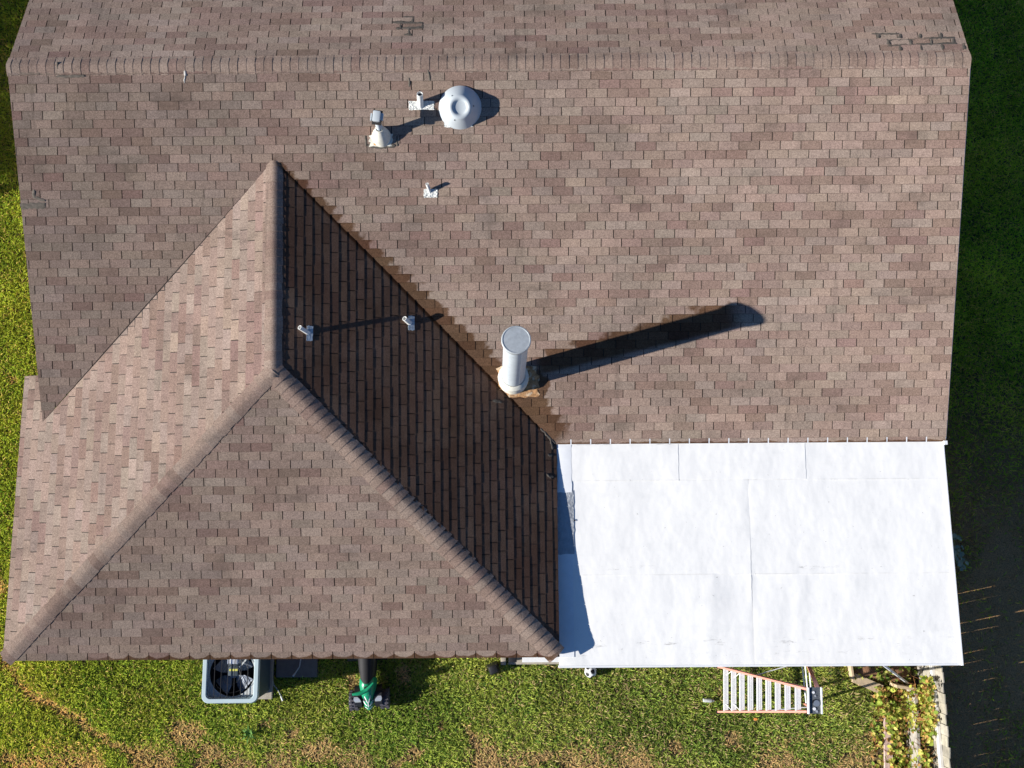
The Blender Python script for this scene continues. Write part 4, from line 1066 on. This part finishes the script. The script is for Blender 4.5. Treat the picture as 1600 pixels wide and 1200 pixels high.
# ------------------------------------------------------------------ fence, raised bed, vines at the right
M_FENCE = simple('weathered_wood', (.32, .295, .245), .85, var=.22, sc=9, bump=.004, bsc=45, dirt=(7, .6, .4), dirtc=(.2, .17, .13))
M_RAIL = simple('bleached_rail', (.60, .58, .54), .8, var=.1, sc=9)
M_PLANK = simple('grey_plank', (.33, .30, .26), .9, var=.25, sc=12, bump=.004, bsc=40)
M_PINK = simple('pinkish_plank', (.50, .36, .31), .9, var=.2, sc=12, bump=.004, bsc=40)
M_TAN = simple('tan_plank', (.48, .37, .24), .85, var=.15, sc=12, bump=.003, bsc=40)
fc = empty('picket_fence', (10.53, -1.2, G), 'weathered low wooden picket fence running down the right side of the lawn', 'fence'); L_ = Loc(fc)
fx_ = lambda y: 10.500 + .018 * (-y)
y = 1.15
while y > -3.9:
    w = .1675 - (random.uniform(.004, .010) if random.random() < .3 else 0); ht = -1.56 + random.uniform(-.06, .04); rz = random.uniform(-.10, .10); tl = random.uniform(-.022, .022)
    mb = MB(); bbox(mb, (fx_(y) + .01, y, (G + .04 + ht) / 2), (.022, w, ht - G - .04), .004, rotz(rz) @ Matrix.Rotation(tl, 3, 'X'))
    q = random.uniform(.8, 1.15); mb.c = [(q, q * random.uniform(.95, 1.0), q * random.uniform(.9, 1.0))] * len(mb.v)
    L_.part(mb, 'picket', M_FENCE); y -= .171
for z, m in ((-1.86, M_RAIL), (-2.36, M_PLANK)):
    mb = MB(); a, b = Vector((fx_(1.2) - .028, 1.2, z)), Vector((fx_(-3.9) - .028, -3.9, z))
    V = []
    for p in (a, b):
        for q, r in ((-.022, -.045), (.022, -.045), (.022, .045), (-.022, .045)): V.append(p + Vector((q, 0, r)))
    mb.add(V, [(0, 1, 2, 3), (7, 6, 5, 4), (0, 4, 5, 1), (1, 5, 6, 2), (2, 6, 7, 3), (3, 7, 4, 0)]); L_.part(mb, 'fence_rail', m)
for y in (-.33, -2.6):
    mb = MB(); bbox(mb, (fx_(y) - .10 + .05, y, (G - 1.6) / 2), (.085, .085, -1.6 - G), .006); L_.part(mb, 'fence_post', M_FENCE)
def plank(a, b, w, h, mat, label, name='plank', grp='loose planks by the fence'):
    a = Vector(a); b = Vector(b); d = b - a; m_ = MB()
    u = d.normalized(); s_ = Vector((-u.y, u.x, 0)).normalized(); up = u.cross(s_); up = up if up.z > 0 else -up
    rot = Matrix((u, s_, up)).transposed()
    bbox(m_, (a + b) / 2, (d.length, w, h), .004, rot); return tag(m_.build(name, mat), label, 'plank', grp)
plank((10.285, -.86, -2.33), (10.235, -3.2, -2.33), .055, .44, M_PLANK, 'long grey plank set on edge along the foot of the fence')
plank((9.93, -1.06, G + .09), (9.85, -2.3, G + .10), .14, .05, M_PINK, 'pinkish weathered plank half hidden by yellow green vines')
plank((9.36, -.69, G + .08), (9.84, -.90, G + .08), .16, .05, M_TAN, 'tan plank slanting across the soil left of the white pole')
plank((9.99, -.80, G + .22), (10.36, -.86, G + .22), .05, .30, M_TAN, 'short tan plank on edge between the white pole and the fence')
plank((9.30, -.40, G + .10), (9.33, -.72, G + .10), .04, .18, M_TAN, 'narrow tan edging board left of the reddish soil')
M_CLAY = simple('reddish_soil', (.22, .115, .06), .95, var=.3, sc=20, bump=.01, bsc=40)
mb = MB(); V = []; F = []
for i in range(13):
    for j in range(9):
        u, v = i / 12, j / 8; e = min(u, 1 - u, v, 1 - v)
        V.append((9.28 + 1.12 * u, -.78 + .62 * v, G + .01 + .11 * min(1, e * 5) + random.uniform(-.01, .01)))
for i in range(12):
    for j in range(8): a = i * 9 + j; F.append((a, a + 9, a + 10, a + 1))
mb.add(V, F); structure(mb.build('soil_bed', M_CLAY, smooth=60))
mb = MB(); cyl(mb, (9.50, -.33, -1.50), (10.255, -.775, -2.36), .020, .020, 12)
tag(mb.build('pole', M_WHITE, smooth=40), 'thin white pole leaning from the patio roof to the planks', 'pole')
def leaves(name, label, cat, spots, n, size, cols, stem=True):
    t = empty(name, (spots[0][0], spots[0][1], G), label, cat); L = Loc(t); mb = MB(); sb = MB()
    for k in range(n):
        x0, x1, y0, y1, h0, h1 = random.choice(spots)
        p = Vector((random.uniform(x0, x1), random.uniform(y0, y1), 0)); 
        hq = fbm(np.array([p.x]), np.array([p.y]), 3.0, 77)[0]
        if hq < .40 and random.random() < .75: continue
        p.z = G + random.uniform(h0, h1) * (.4 + hq)
        az = random.uniform(0, 6.28); s_ = size * random.uniform(.6, 1.4)
        rot = rotz(az) @ Matrix.Rotation(random.gauss(0, .55), 3, 'X') @ Matrix.Rotation(random.gauss(0, .4), 3, 'Y')
        V = [p + rot @ Vector(q) * s_ for q in ((0, -.5, 0), (.42, -.2, .06), (.38, .25, .05), (0, .62, -.04), (-.38, .25, .05), (-.42, -.2, .06), (0, .05, -.03))]
        c = random.choice(cols); q = random.uniform(.7, 1.25)
        mb.add(V, [(6, 0, 1), (6, 1, 2), (6, 2, 3), (6, 3, 4), (6, 4, 5), (6, 5, 0)], tuple(a * q for a in c))
        if stem and k % 9 == 0:
            d = Vector((random.uniform(-.25, .25), random.uniform(-.25, .25), random.uniform(-.03, .03)))
            tube(sb, [p - Vector((0, 0, .01)), p + d * .5 + Vector((0, 0, .03)), p + d], .004, 4, (.30, .14, .06))
    o_ = L.part(mb, 'leaves', M_GRASS)
    if stem and sb.v: L.part(sb, 'stems', M_GRASS)
    return t
YG = [(.50, .52, .10), (.36, .44, .08), (.62, .54, .16), (.24, .34, .06), (.50, .28, .10)]
leaves('creeping_vine', 'yellow green creeping vine spreading over planks beside the fence', 'vine',
       [(9.72, 10.30, -1.35, -.85, .04, .26), (9.85, 10.24, -2.9, -1.2, .04, .30), (9.62, 10.2, -2.9, -1.0, .02, .16), (10.2, 10.44, -2.2, -.75, .28, .55), (10.30, 10.46, -1.7, -.6, .5, .85)], 2600, .060, YG)
leaves('weeds', 'low green weeds growing on the reddish soil at the patio roof corner', 'weeds',
       [(9.6, 9.95, -.72, -.42, .05, .22), (9.35, 10.45, -.75, -.2, .08, .2), (9.95, 10.3, -.5, -.2, .1, .3)], 330, .055, [(.14, .22, .04), (.22, .28, .05), (.10, .15, .03), (.3, .3, .08)], False)
leaves('pale_weed', 'pale leafy weed in the shade beside the patio roof', 'weeds', [(11.18, 11.42, 1.15, 1.75, .05, .3)], 70, .07, [(.35, .42, .34), (.45, .48, .36)], False)
# rosette weed in the lawn
w_ = empty('rosette_weed', (-1.12, -1.56, G), 'bright green long leaved weed in the lawn below the air conditioner', 'weed'); L_ = Loc(w_); 
for k in range(11):
    a = 2 * math.pi * k / 11 + random.uniform(-.2, .2); L = random.uniform(.11, .2); d = Vector((math.cos(a), math.sin(a), 0)); s_ = Vector((-d.y, d.x, 0))
    p = Vector((-1.12, -1.56, G + .08)); mb = MB()
    V = [p - s_ * .006, p + s_ * .006, p + d * L * .5 + s_ * .016 + Vector((0, 0, .05)), p + d * L * .5 - s_ * .016 + Vector((0, 0, .05)), p + d * L + Vector((0, 0, .02))]
    mb.add(V, [(0, 1, 2, 3), (3, 2, 4)], (.16, .30, .08)); L_.part(mb, 'leaf', M_GRASS)

# ------------------------------------------------------------------ tree west of the house: its shade lies on the lawn at the upper left
M_BARK = simple('tree_bark', (.11, .08, .06), .9, var=.3, sc=14, bump=.01, bsc=25)
def tree(x, y, h, rad, label, n=9500):
    t = empty('shade_tree', (x, y, G), label, 'tree', 'trees west of the lawn'); L = Loc(t)
    mb = MB(); tube(mb, [(x, y, G), (x + .1, y, G + h * .25), (x - .05, y + .1, G + h * .55), (x, y, G + h * .85)], [.26, .21, .14, .05], 10)
    for k in range(9):
        a = k * 2.4; z = G + h * (.22 + .06 * k); r = rad * random.uniform(.6, .9)
        tube(mb, [(x, y, z), (x + r * .5 * math.cos(a), y + r * .5 * math.sin(a), z + .4), (x + r * math.cos(a), y + r * math.sin(a), z + .9)], [.10, .06, .02], 6)
    L.part(mb, 'trunk', M_BARK, 40)
    mb = MB()
    for k in range(n):
        while True:
            q = Vector((random.uniform(-1, 1), random.uniform(-1, 1), random.uniform(-1, 1)))
            if q.length < 1 and q.length > random.uniform(.2, .9): break
        if fbm(np.array([q.x * 2 + q.z]), np.array([q.y * 2 - q.z]), 1.6, 5)[0] < .24: continue
        p = Vector((x + q.x * rad, y + q.y * rad, G + h * .53 + q.z * h * .46))
        s_ = random.uniform(.10, .20); rot = Matrix.Rotation(random.uniform(0, 6.3), 3, 'Z') @ Matrix.Rotation(random.uniform(-1.2, 1.2), 3, 'X')
        V = [p + rot @ Vector(v) * s_ for v in ((0, -1, 0), (.5, 0, .1), (0, 1, 0), (-.5, 0, .1))]
        g = random.uniform(.6, 1.3); mb.add(V, [(0, 1, 2, 3)], (.07 * g, .12 * g, .02 * g))
    L.part(mb, 'crown', M_GRASS)
tree(-15.5, 9.7, 6.2, 3.2, 'leafy tree beyond the left lawn, the nearer one')
tree(-17.0, 15.5, 6.6, 3.4, 'leafy tree beyond the left lawn, the farther one')
